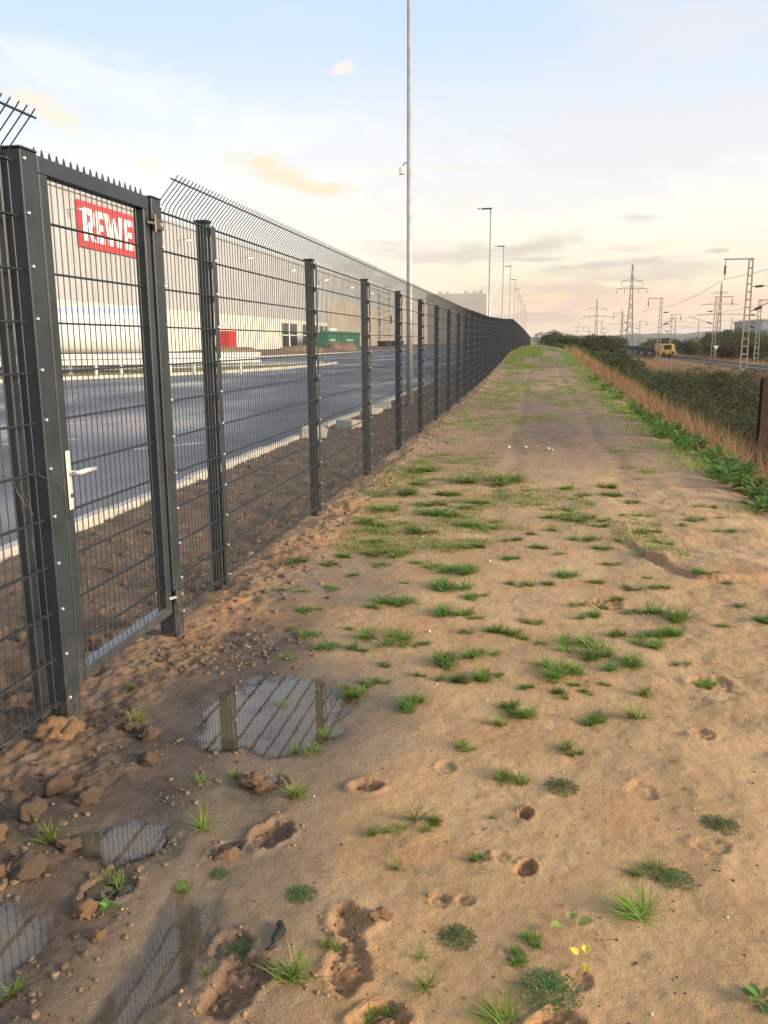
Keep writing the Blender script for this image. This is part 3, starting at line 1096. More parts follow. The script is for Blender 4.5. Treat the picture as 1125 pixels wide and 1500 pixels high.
# gate with its two posts
gate = thing('gate', 'anthracite mesh gate with spiked top rail and silver lever handle', 'gate', (FX, 0, 0))
gp = MB().bev(-.060, .035, 3.142, 3.252, -.55, 2.338, .004)
gl = gp.build('gate_post', ANTH, gate)
MB().bev(-.064, .039, 3.138, 3.256, 2.3395, 2.347, .003).build('post_cap', ANTH_D, gl)
MB().bev(-.105, -.0605, 3.10, 3.150, -.55, 2.335, .006).build('back_channel', ANTH, gl)
for z in ROWS:
    o = link('bolt', BOLT, None, gl, (.035, 3.158, .09 + z + .012))
    o.scale = (.95, .95, .95)
gp = MB().bev(-.060, .035, 4.282, 4.392, -.55, 2.335, .004)
gr = gp.build('gate_post', ANTH, gate)
MB().bev(-.064, .039, 4.278, 4.396, 2.3365, 2.344, .003).build('post_cap', ANTH_D, gr)
for z in ROWS:
    link('bolt', BOLT, None, gr, (.035, 4.380, .09 + z + .012))
G0, G1, GZ0, GZ1, W = 3.268, 4.258, .128, 2.335, .062
fr = MB()
fr.bev(-.030, .030, G0, G0 + W, GZ0, GZ1 - .064, .005)
fr.bev(-.030, .030, G1 - W, G1, GZ0, GZ1 - .064, .005)
frame = fr.build('frame', ANTH, gate)
MB().bev(-.030, .030, G0, G1, GZ1 - .0638, GZ1, .005).build('top_rail', ANTH, gate)
SHEEN_RAIL = mat('sky_sheen_rail_paint', (.05, .055, .06), .18, .1, .2, 12, spec=.9)  # lighter, glossier anthracite than the frame, set for the sky sheen on the rail
MB().bev(-.029, .029, G0 + W, G1 - W, GZ0, GZ0 + .052, .005).build('bottom_rail', SHEEN_RAIL, gate)
for i in range(18):
    y = G0 + .028 + i * (G1 - G0 - .05) / 17
    s = MB()
    s.add([(-.0015, y - .026, GZ1 + .0005), (-.0015, y - .013, GZ1 + .007), (-.0015, y - .002, GZ1 + .036), (-.0015, y + .002, GZ1 + .036), (-.0015, y + .013, GZ1 + .007), (-.0015, y + .026, GZ1 + .0005),
           (.0015, y - .026, GZ1 + .0005), (.0015, y - .013, GZ1 + .007), (.0015, y - .002, GZ1 + .036), (.0015, y + .002, GZ1 + .036), (.0015, y + .013, GZ1 + .007), (.0015, y + .026, GZ1 + .0005)],
          [(5, 4, 3, 2, 1, 0), (6, 7, 8, 9, 10, 11), (0, 1, 7, 6), (1, 2, 8, 7), (2, 3, 9, 8), (3, 4, 10, 9), (4, 5, 11, 10)])
    s.build('spike', ANTH, gate)
gv = MB().tube([(0, 0, GZ0 + .05), (0, 0, GZ1 - .062)], .0028, 5, False).mesh('vertical_rod')
gv.materials.append(ANTH)
ng = 18
for i in range(ng):
    link('vertical_rod', gv, None, gate, (-.004, G0 + W + (i + .5) * (G1 - G0 - 2 * W) / ng, 0))
gh = h_rod_mesh(G1 - G0 - 2 * W + .004)
for z in ROWS:
    if GZ0 + .06 < .09 + z < GZ1 - .07:
        link('horizontal_rod', gh, None, gate, (-.004, G0 + W - .002, .09 + z))
MB().bev(-.024, .024, 3.2525, 3.2675, .86, 1.20, .002).build('lock_case', ANTH, gate)
hd = MB().bev(.031, .039, 3.286, 3.318, .905, 1.160, .004).build('handle_plate', ALU, gate)
MB().tube([(.039, 3.302, 1.065), (.078, 3.302, 1.065), (.084, 3.312, 1.065), (.084, 3.36, 1.066), (.083, 3.44, 1.063)], [.010, .010, .0115, .0115, .0095], 8).build('lever', ALU, hd, smooth=True)
MB().tube([(.039, 3.302, .965), (.045, 3.302, .965)], .009, 8).build('lock_cylinder', HINGE, hd)
for z in (2.205, .222):
    hg = MB().bev(.036, .062, 4.268, 4.360, z - .026, z + .026, .005).build('hinge', HINGE, gate)
    MB().tube([(.056, 4.263, z - .042), (.056, 4.263, z + .042)], .010, 8).build('pin', HINGE, hg)
    MB().tube([(.032, 4.215, z), (.045, 4.24, z), (.056, 4.263, z)], .009, 7).build('eye_bolt', ZINC if z < 1 else HINGE, hg)
    MB().tube([(.05, 4.325, z), (.066, 4.325, z)], .011, 6).build('nut', ZINC, hg)
wp = [Vector((.02, 3.10, 1.085)), Vector((.045, 3.19, 1.04)), Vector((.05, 3.235, .97)), Vector((.04, 3.265, .90)), Vector((.034, 3.282, .86))]
tag(MB().tube([p + Vector((FX, 0, 0)) for p in wp], .0018, 4).build('wire', WIRE), 'thin loose wire strung across the gate lock post', 'wire')
tw = MB()
for k in range(3):
    q = [(FX + .01 + random.uniform(0, .02), 2.92 + .02 * k, 1.10), (FX + .03, 2.93 + .015 * k, 1.05), (FX + .03 + random.uniform(-.02, .02), 2.955 + .02 * k, .98 - .02 * k)]
    tw.tube(q, .0016, 4)
tag(tw.build('wire', WIRE), 'small twist of dark wire hanging on the cut off fence panel', 'wire')

# ------------------------------------------------------------------ lamp posts behind the fence
def lamp_post(y, label, near=False):
    z0 = -.06 + (float(prof(np.array([y]))[0]))
    z1 = 10.25
    t = thing('lamp_post', label, 'lamp post', (-3.25, y, z0), group='lamp posts in a row behind the fence')
    h = z1 - z0
    n = 20 if near else 8
    MB().tube([(0, 0, -.4), (0, 0, h * .30), (0, 0, h * .301), (0, 0, h)], [.088, .080, .072, .042], n).build('pole', STEEL, t, smooth=True)
    MB().bev(-.62, .10, -.13, .13, h, h + .075, .03).build('lamp_head', HINGE, t)
    MB().bev(-.86, -.72, -.05, .05, h + .02, h + .08, .02).build('sensor', HINGE, t)
    MB().tube([(-.62, 0, h + .05), (-.74, 0, h + .05)], .012, 5).build('arm', STEEL, t)
    if near:
        cb = MB().bev(-.245, -.115, -.07, .07, 5.78, 5.96, .03).build('camera_box', WHITE, t)
        MB().tube([(-.16, 0, 5.96), (-.12, 0, 6.04), (-.06, 0, 6.05)], .018, 6).build('bracket', STEEL, cb)
        MB().tube([(0, 0, 2.62), (0, 0, 2.66)], .090, 20).build('pole_band', STEEL, t)
        MB().box(.070, .0835, -.045, .045, .55, .95).build('access_door', STEEL, t)
    return t


lamp_post(22.22, 'tall grey lamp post with a white camera box on its shaft', True)
for y, lab in ((59.7, 'slim lamp post, the tallest of the distant ones above the fence'), (82.8, 'slim lamp post second in the distant row'), (104.5, 'slim lamp post third in the distant row'),
               (127, 'slim lamp post fourth in the distant row'), (149.5, 'slim lamp post fifth in the distant row'), (172, 'slim lamp post sixth in the distant row'),
               (194.5, 'slim lamp post seventh in the distant row'), (217, 'slim lamp post eighth in the distant row'), (239.5, 'slim lamp post ninth in the distant row'), (262, 'slim lamp post last in the distant row')):
    lamp_post(y, lab)

# ------------------------------------------------------------------ warehouse
BX = -53.0
wh = thing('warehouse', 'huge grey clad warehouse with cream base behind the yard', 'warehouse', (BX, 0, 0))
for nm, y0, y1, z0, z1, mt in (('plinth_wall', 20, 218, .0, 6.6, CREAM), ('upper_wall', 20, 218, 6.6, 18.9, CLAD), ('upper_wall', 218, 345, 12.7, 18.9, CLAD), ('tan_wall', 218, 345, 0, 12.7, TAN), ('pale_wall', 345, 425, 0, 19.0, PALE)):
    m = MB().box(-60, -.3 if 'upper' in nm else -.25, y0, y1, z0, z1)
    w = m.build(nm, mt, wh)
    st_ = 1.0 if y1 < 300 else 1.2
    ribs = MB()
    y = y0 + .2
    while y < y1 - .3:
        if nm == 'upper_wall':
            ribs.box(-.302, -.262, y, y + .45, z0 + .02, z1 - .02)
            y += 1.0
        else:
            ribs.box(-.252, -.20, y, y + 2.42, z0 + .02, z1 - .02)
            y += 2.5
    tag(ribs.build('cladding_rib' if nm == 'upper_wall' else 'wall_panel', mt, w), kind='stuff')
MB().box(-.31, -.05, 20, 345, 18.9, 19.15).build('parapet_coping', STEEL, wh)
for y0, y1, lab in ((177.2, 182, 0), (183.4, 188.9, 0), (193.5, 199.7, 0)):
    f_ = MB().box(-.30, -.14, y0 - .25, y1 + .25, .4, 6.05).build('window', CREAM, wh)
    MB().box(-.20, -.10, y0, y1, .8, 5.8).build('pane', GLASS, f_)
    MB().box(-.10, -.06, y0, y1, 3.2, 3.42).build('transom', WHITE, f_)
for y0, y1 in ((204, 208), (209.5, 213.5), (214.5, 217.5)):
    f_ = MB().box(-.30, -.14, y0 - .25, y1 + .25, 3.2, 6.05).build('window', CREAM, wh)
    MB().box(-.20, -.10, y0, y1, 3.5, 5.8).build('pane', GLASS, f_)
MB().box(-.21, -.05, 219.0, 228, 0.3, 5.4).build('roller_door', WHITE, wh)

sign = thing('wall_sign', 'red rectangular sign with bold white letters on the warehouse wall', 'sign', (BX - .15, 0, 0))
SY0, SY1, SZ0, SZ1 = 95.8, 110.9, 12.95, 18.2
MB().box(.0, .22, SY0, SY1, SZ0, SZ1).build('sign_panel', SIGN_RED, sign)


def letter(polys, y0, w, h, z0):
    """polys: convex pieces in a unit box; extruded along the wall normal"""
    m_ = MB()
    for k, p in enumerate(polys):
        n = len(p)
        x0, x1 = .222, .30 + .002 * k
        vs_ = [(x1, y0 + a * w, z0 + b * h) for a, b in p] + [(x0, y0 + a * w, z0 + b * h) for a, b in p]
        m_.add(vs_, [tuple(range(n))] + [(i, n + i, n + (i + 1) % n, (i + 1) % n) for i in range(n)])
    return m_.build('letter', SIGN_WHITE, sign)


def rect(a, b, c, d):
    return [(a, b), (c, b), (c, d), (a, d)]


LR = [rect(0, 0, .34, 1), rect(.34, .80, .74, 1), rect(.34, .40, .74, .58), [(.66, .40), (.74, .40), (1.0, .50), (1.0, .90), (.74, 1.0), (.66, 1.0)], [(.36, .40), (.68, .40), (1.04, 0), (.70, 0)]]
LE = [rect(0, 0, .38, 1), rect(.38, .79, 1, 1), rect(.38, .40, .90, .59), rect(.38, 0, 1, .21)]
LW = [[(0, 1), (.16, 0), (.38, 0), (.24, 1)], [(.30, 0), (.38, 0), (.56, .92), (.44, .92), (.30, .25)], [(.44, .92), (.56, .92), (.70, .25), (.70, 0), (.62, 0)], [(.62, 0), (.84, 0), (1, 1), (.76, 1)]]
LZ, LH = SZ0 + .75, SZ1 - SZ0 - 1.5
letter(LR, 96.7, 2.75, LH, LZ)
letter(LE, 99.95, 1.9, LH, LZ)
letter(LW, 102.0, 4.7, LH, LZ)
letter(LE, 107.25, 2.3, LH, LZ)

for k, y in enumerate((66, 94, 124.6, 152.5, 180.5, 210, 240, 270)):
    lab = 'lit lamp on a short arm, number %s along the warehouse wall' % ('one two three four five six seven eight'.split()[k])
    lab = ['lit wall lamp seen through the cut off fence panel', 'lit wall lamp glowing beside the red sign', 'lit wall lamp between gate post and first fence post', 'lit wall lamp behind the second fence panel',
           'small lit wall lamp above the dark tall windows', 'faint wall lamp past the tall windows', 'faint wall lamp above the green containers', 'faint wall lamp near the scaffold tower'][k]
    t = thing('wall_lamp', lab, 'lamp', (BX - .1, y, 16.75), group='lit lamps along the warehouse wall')
    MB().tube([(-.1, 0, 0), (1.6, 0, .1)], .06, 6).build('arm', STEEL, t)
    MB().bev(1.5, 2.3, -.28, .28, .02, .20, .06).build('lamp_head', STEEL, t)
    MB().box(1.56, 2.24, -.24, .24, -.06, .0195).build('lamp_lens', LAMP_GLOW, t)

# far high building over the fence
hb = thing('tower_block', 'pale windowless high building far off above the fence', 'building', (-54, 612, 0))
MB().box(-22, 19.6, -12, 40, 0, 34).build('wall', PALE, hb)
m = MB()
for a in (-14, -9, 4, 9.5, 14):
    m.box(a, a + 3, -11, -6, 34, 35.2 + .5 * (a % 3))
m.build('roof_unit', PALE, hb)

# things in front of the warehouse
t = thing('red_container', 'bright red ribbed container at the cream wall of the warehouse', 'container', (-51.6, 140.9, .2))
MB().box(-1.2, .55, -2.0, 2.0, 0, 3.5).build('body', RED_PAINT, t)
for k in range(7):
    MB().box(.552, .62, -1.95 + k * .57, -1.95 + k * .57 + .30, .12, 3.38).build('rib', RED_PAINT, t)


def container(y, L, label):
    t_ = thing('green_container', label, 'container', (-45.2, y, .1), group='green containers')
    MB().box(-2.4, 0, 0, L, 0, 4.1).build('body', GREEN_PAINT, t_)
    n = int(L / .8)
    for k in range(n):
        MB().box(.002, .10, .2 + k * L / n, .2 + k * L / n + .42, .2, 3.9).build('rib', GREEN_PAINT, t_)
    MB().box(.103, .13, L * .25, L * .62, 1.9, 2.35).build('marking_band', mat('faded_marking', (.25, .45, .33), .6), t_)


container(183.0, 14.2, 'green ribbed container nearer the tall windows')
container(197.6, 22, 'longer green ribbed container beside the first green one')
for y, L, lab in ((236, 9, 'dark open skip below the scaffold tower'), (252, 14, 'dark skip half hidden by a fence post')):
    t = thing('skip', lab, 'skip', (-42, y, 0))
    MB().add([(-1.2, 0, 0), (1.0, 0, 0), (1.0, L, 0), (-1.2, L, 0), (-1.5, -.8, 2.0), (1.3, -.8, 2.0), (1.3, L + .8, 2.0), (-1.5, L + .8, 2.0)],
             [(3, 2, 1, 0), (0, 1, 5, 4), (1, 2, 6, 5), (2, 3, 7, 6), (3, 0, 4, 7)]).build('tub', DARK, t)
    MB().box(1.3, 1.42, -.8, L + .8, 1.85, 2.05).build('rim', DARK, t)
sc = thing('scaffold_tower', 'slender scaffold tower standing before the tan warehouse wall', 'scaffold', (-50.2, 292, 0))
for sx in (-.9, .9):
    for sy in (-2.2, 2.2):
        MB().tube([(sx, sy, 0), (sx, sy, 21)], .09, 5).build('upright', STEEL, sc)
for k in range(10):
    z = 2 + k * 2.0
    MB().box(-1, 1, -2.4, 2.4, z, z + .12).build('deck', STEEL, sc)
    MB().tube([(.95, -2.2, z), (.95, 2.2, z + 2.0)], .06, 4).build('brace', STEEL, sc)
MB().tube([(1.1, 0, 9.2), (1.25, 0, 9.2)], 1.5, 16).build('dark_disc', DARK, sc)

# tank trailer and barrier on the grass strip
tx, ty = -22.6, 50.3
tr = thing('tank_trailer', 'long white rounded tank trailer with a pale blue stripe behind the barrier', 'trailer', (tx, ty, -.02), math.atan2(.45, .89))
prof_ = []
for k in range(28):
    a = 2 * math.pi * k / 28
    c, s = math.cos(a), math.sin(a)
    prof_.append((1.28 * math.copysign(abs(c) ** .75, c), 2.42 + 1.42 * math.copysign(abs(s) ** .75, s)))
vs, fs = [], []
secs = [(-14.2, .55), (-14.05, .9), (-13.8, 1), (-.35, 1), (-.1, .92), (0, .6)]
for x, sc_ in secs:
    vs += [(x, p * sc_, 2.42 + (q - 2.42) * sc_) for p, q in prof_]
for i in range(len(secs) - 1):
    for k in range(28):
        j = (k + 1) % 28
        fs.append((i * 28 + k, i * 28 + j, i * 28 + 28 + j, i * 28 + 28 + k))
fs += [tuple(range(27, -1, -1)), tuple(range(28 * 5, 28 * 6))]
MB().add(vs, fs).build('tank', WHITE, tr, smooth=True)
vs, fs = [], []
for x in (-13.9, -.3):
    vs += [(x, p * 1.006, 2.42 + (q - 2.42) * 1.006) for p, q in prof_[16:28] + prof_[:0] if q > 0] if False else [(x, -1.29, 3.28), (x, -1.20, 3.52), (x, -1.05, 3.68)]
m = MB()
for x0, x1 in ((-13.9, -.3),):
    ring = [(p * 1.008, 2.42 + (q - 2.42) * 1.008) for p, q in prof_ if p < -.5 and q > 3.25]
    ring.sort(key=lambda a: a[1])
    n = len(ring)
    m.add([(x0, *r_) for r_ in ring] + [(x1, *r_) for r_ in ring], [(i, i + 1, n + i + 1, n + i) for i in range(n - 1)])
m.build('blue_stripe', BLUE_STRIPE, tr)
MB().box(-13.6, -.2, -1.0, 1.0, .62, .98).build('chassis', DARK, tr)
MB().box(-12.4, -.1, -1.15, -1.02, .30, .72).build('side_skirt', DARK, tr)
for x in (-11.6, -10.3, -9.0):
    for sgn in (-1, 1):
        w = MB().tube([(x, sgn * .78, .52), (x, sgn * 1.1, .52)], .52, 18).build('wheel', DARK, tr)
        MB().tube([(x, sgn * 1.10, .52), (x, sgn * 1.13, .52)], .26, 12).build('rim', STEEL, w)

gr_ = thing('guard_rail', 'white steel crash barrier on the grass strip in front of the tank trailer', 'barrier', (0, 0, 0))
ga, gb = Vector((-28.5, 41.3, 0)), Vector((-15.9, 48.5, 0))
dv = (gb - ga).normalized()
nv = Vector((dv.y, -dv.x, 0))
L = (gb - ga).length
for z in (.62, .95):
    m = MB()
    pf = [(0, -.15), (.07, -.10), (.07, -.05), (.01, 0), (.07, .05), (.07, .10), (0, .15)]
    vs = [ga + nv * (.06 + a) + Vector((0, 0, z + b)) for a, b in pf] + [gb + nv * (.06 + a) + Vector((0, 0, z + b)) for a, b in pf]
    m.add(vs, [(i, i + 1, 8 + i, 7 + i) for i in range(6)])
    m.build('rail', WHITE, gr_)
k = 0
while k * 1.33 < L:
    p = ga + dv * (k * 1.33) if k * 1.33 < L - .5 else gb - dv * .3
    MB().box(p.x - .05, p.x + .05, p.y - .05, p.y + .05, -.3, 1.0).build('post', WHITE, gr_)
    k += 1

# soil heaps beyond the yard, blocks and litter on the strip behind the fence
def lump_mesh(seed, sub=2, squash=.6, rough=.35):
    import bmesh
    bm = bmesh.new()
    bmesh.ops.create_icosphere(bm, subdivisions=sub, radius=1.0)
    co = np.array([v.co[:] for v in bm.verts])
    d = 1 + rough * fbm(co[:, 0] * 1.1 + co[:, 2] * .7 + seed, co[:, 1] * 1.1 - co[:, 2] * .9, 1.1, 3, seed) + .3 * rough * fbm(co[:, 0] + co[:, 2], co[:, 1] - co[:, 2] * 1.3, 4.3, 2, seed + 3) + .42 * rough * fbm(co[:, 0] * 1.3 - co[:, 2], co[:, 1] + co[:, 2], 2.6, 2, seed + 6)
    co = co * d[:, None]
    co[:, 2] *= squash
    for v, c in zip(bm.verts, co):
        v.co = c
    f = np.array([[l.index for l in q.verts] for q in bm.faces])
    bm.free()
    return co, f


for x, y, rx, ry, h, lab in ((-41.5, 113, 3.5, 9, 1.5, 'long low heap of brown soil before the cream wall'), (-40.5, 146, 3, 10, 1.3, 'low brown soil heap below the tall windows'), (-40, 176, 2.6, 7, 1.9, 'brown soil heap in front of the green containers')):
    c, f = lump_mesh(int(y), 3, 1, .45)
    c = c * np.array([rx, ry, h])
    o = link('soil_heap', np_mesh('soil_heap', c, f), CLOD, None, (x, y, 0))
    o.data.shade_smooth()
    tag(o, lab, 'soil heap')
for x, y, s, rz, lab in ((-3.86, 14.6, .19, .3, 'square pale concrete block tipped against the kerb'), (-3.55, 16.1, .17, -.4, 'pale concrete block lying in the dark soil behind the fence'), (-3.75, 19.8, .15, .7, 'small pale block by the kerb near the lamp post'), (-3.72, 20.9, .17, .2, 'pale kerb offcut close to the lamp post')):
    b = MB().bev(-s * 1.2, s * 1.2, -s, s, -s * .5, s * .75, .02).build('concrete_block', CONC, None, (x, y, gz(x, y) + s * .2))
    b.rotation_euler = (random.uniform(-.15, .15), random.uniform(-.2, .2), rz)
    tag(b, lab, 'concrete block')


# ------------------------------------------------------------------ plants: blade and leaf builders
def blades(base, length, width, az, lean, curl, segs=4):
    """curved tapering ribbons; lean = tilt from vertical at the root, curl = extra tilt gained to the tip"""
    n = len(length)
    P = np.array(base, float).copy()
    side = np.stack([-np.sin(az), np.cos(az), np.zeros(n)], -1)
    vs = []
    for s in range(segs + 1):
        w = width * (1 - (s / segs) ** 1.6 * .93) * .5
        vs += [P - side * w[:, None], P + side * w[:, None]]
        th = lean + curl * ((s + .5) / segs)
        d = np.stack([np.cos(az) * np.sin(th), np.sin(az) * np.sin(th), np.cos(th)], -1)
        P = P + d * (length / segs)[:, None]
    V = np.stack(vs, 1).reshape(-1, 3)
    m = (segs + 1) * 2
    q = np.array([(2 * s, 2 * s + 1, 2 * s + 3, 2 * s + 2) for s in range(segs)])
    Q = (np.arange(n)[:, None, None] * m + q[None]).reshape(-1, 4)
    return V, Q


def leaves(cen, size, az, tilt, aspect=1.6, fold=.18):
    """pointed-oval leaves of six corners, slightly folded along the midrib"""
    n = len(size)
    d = np.stack([np.cos(az) * np.cos(tilt), np.sin(az) * np.cos(tilt), np.sin(tilt)], -1)
    s = np.stack([-np.sin(az), np.cos(az), np.zeros(n)], -1)
    u = np.cross(d, s)
    out = []
    L = (size * aspect)[:, None]
    W = size[:, None]
    for a, b, c in ((0, 0, 0), (.35, .5, fold), (.72, .36, fold), (1, 0, -.05), (.72, -.36, fold), (.35, -.5, fold)):
        out.append(cen + d * L * a + s * W * b + u * W * c)
    V = np.stack(out, 1).reshape(-1, 3)
    q = np.array([(0, 1, 2, 3), (0, 3, 4, 5)])
    return V, (np.arange(n)[:, None, None] * 6 + q[None]).reshape(-1, 4)


def cat(*parts):
    V, Q, k = [], [], 0
    for v, q in parts:
        V.append(v)
        Q.append(q + k)
        k += len(v)
    return np.concatenate(V), np.concatenate(Q)


U = rng.uniform


def tuft_mesh(kind, seed):
    """a tuft about 1 unit across"""
    global rng
    g = np.random.default_rng(seed)
    if kind in 'FH':
        n = 260 if kind == 'F' else 420
        k = 5 if kind == 'F' else 7
        cx, cy = g.normal(0, .21, k), g.normal(0, .13, k)
        pick = g.integers(0, k, n)
        b = np.stack([cx[pick] + g.normal(0, .045, n), cy[pick] + g.normal(0, .04, n), np.zeros(n)], -1)
        v = blades(b, g.uniform(.18, .46, n), g.uniform(.014, .028, n), g.uniform(0, 6.283, n), g.uniform(.2, 1.1, n), g.uniform(.3, 1.0, n), 3)
    elif kind == 'B':
        n = 70
        b = np.stack([g.normal(0, .07, n), g.normal(0, .06, n), np.zeros(n)], -1)
        v = blades(b, g.uniform(.22, .62, n), g.uniform(.018, .036, n), g.uniform(0, 6.283, n), g.uniform(.15, .95, n), g.uniform(.2, 1.0, n), 4)
    elif kind == 'S':
        n = 34
        b = np.stack([g.normal(0, .03, n), g.normal(0, .03, n), np.zeros(n)], -1)
        v = blades(b, g.uniform(.25, .62, n), g.uniform(.016, .030, n), g.uniform(0, 6.283, n), g.uniform(.3, 1.15, n), g.uniform(.35, .9, n), 5)
    elif kind == 'G':
        n = 95
        b = np.stack([g.normal(.05, .05, n), g.normal(0, .045, n), np.zeros(n)], -1)
        az = np.where(g.uniform(0, 1, n) < .72, g.normal(2.5, .55, n), g.uniform(0, 6.283, n))
        v = blades(b, g.uniform(.2, .66, n), g.uniform(.014, .026, n), az, g.uniform(.75, 1.35, n), g.uniform(.1, .4, n), 5)
    elif kind == 'C':
        n = 620
        r = .50 * g.uniform(0, 1, n) ** .75
        a = g.uniform(0, 6.283, n)
        c = np.stack([r * np.cos(a), r * np.sin(a), .03 + .13 * (1 - r * 2) * g.uniform(.4, 1, n) + .02], -1)
        st = blades(np.stack([c[:60, 0] * .3, c[:60, 1] * .3, np.zeros(60)], -1), np.linalg.norm(c[:60, :2], axis=1) * .8 + .04, np.full(60, .008), a[:60], np.full(60, 1.1), np.full(60, .3), 2)
        v = cat(leaves(c, g.uniform(.014, .030, n), g.uniform(0, 6.283, n), g.uniform(-.3, .8, n), 3.4), st)
    elif kind == 'L':
        n = 9
        a = np.arange(n) * 2.4 + g.uniform(-.3, .3, n)
        c = np.stack([.05 * np.cos(a), .05 * np.sin(a), .03 + g.uniform(0, .12, n)], -1)
        v = leaves(c, g.uniform(.15, .24, n), a, g.uniform(-.1, .7, n), 1.9)
    else:                                                    # D: dead spreading stalks
        n = 16
        b = np.stack([g.normal(0, .05, n), g.normal(0, .05, n), np.zeros(n)], -1)
        v = blades(b, g.uniform(.2, .5, n), g.uniform(.012, .02, n), g.uniform(0, 6.283, n), g.uniform(.5, 1.3, n), g.uniform(0, .5, n), 4)
    return np_mesh('grass_tuft', *v)


TM = {}
for k, mt, cnt in (('F', GRASS_A, 4), ('f', GRASS_D, 4), ('H', GRASS_A, 2), ('B', GRASS_A, 4), ('S', GRASS_A, 3), ('G', GRASS_A, 2), ('C', CLOVER, 3), ('L', BROAD, 2), ('D', DRYD, 2)):
    TM[k] = []
    for s in range(cnt):
        me = tuft_mesh(k.upper(), 100 + s + ord(k))
        me.materials.append(mt)
        TM[k].append(me)

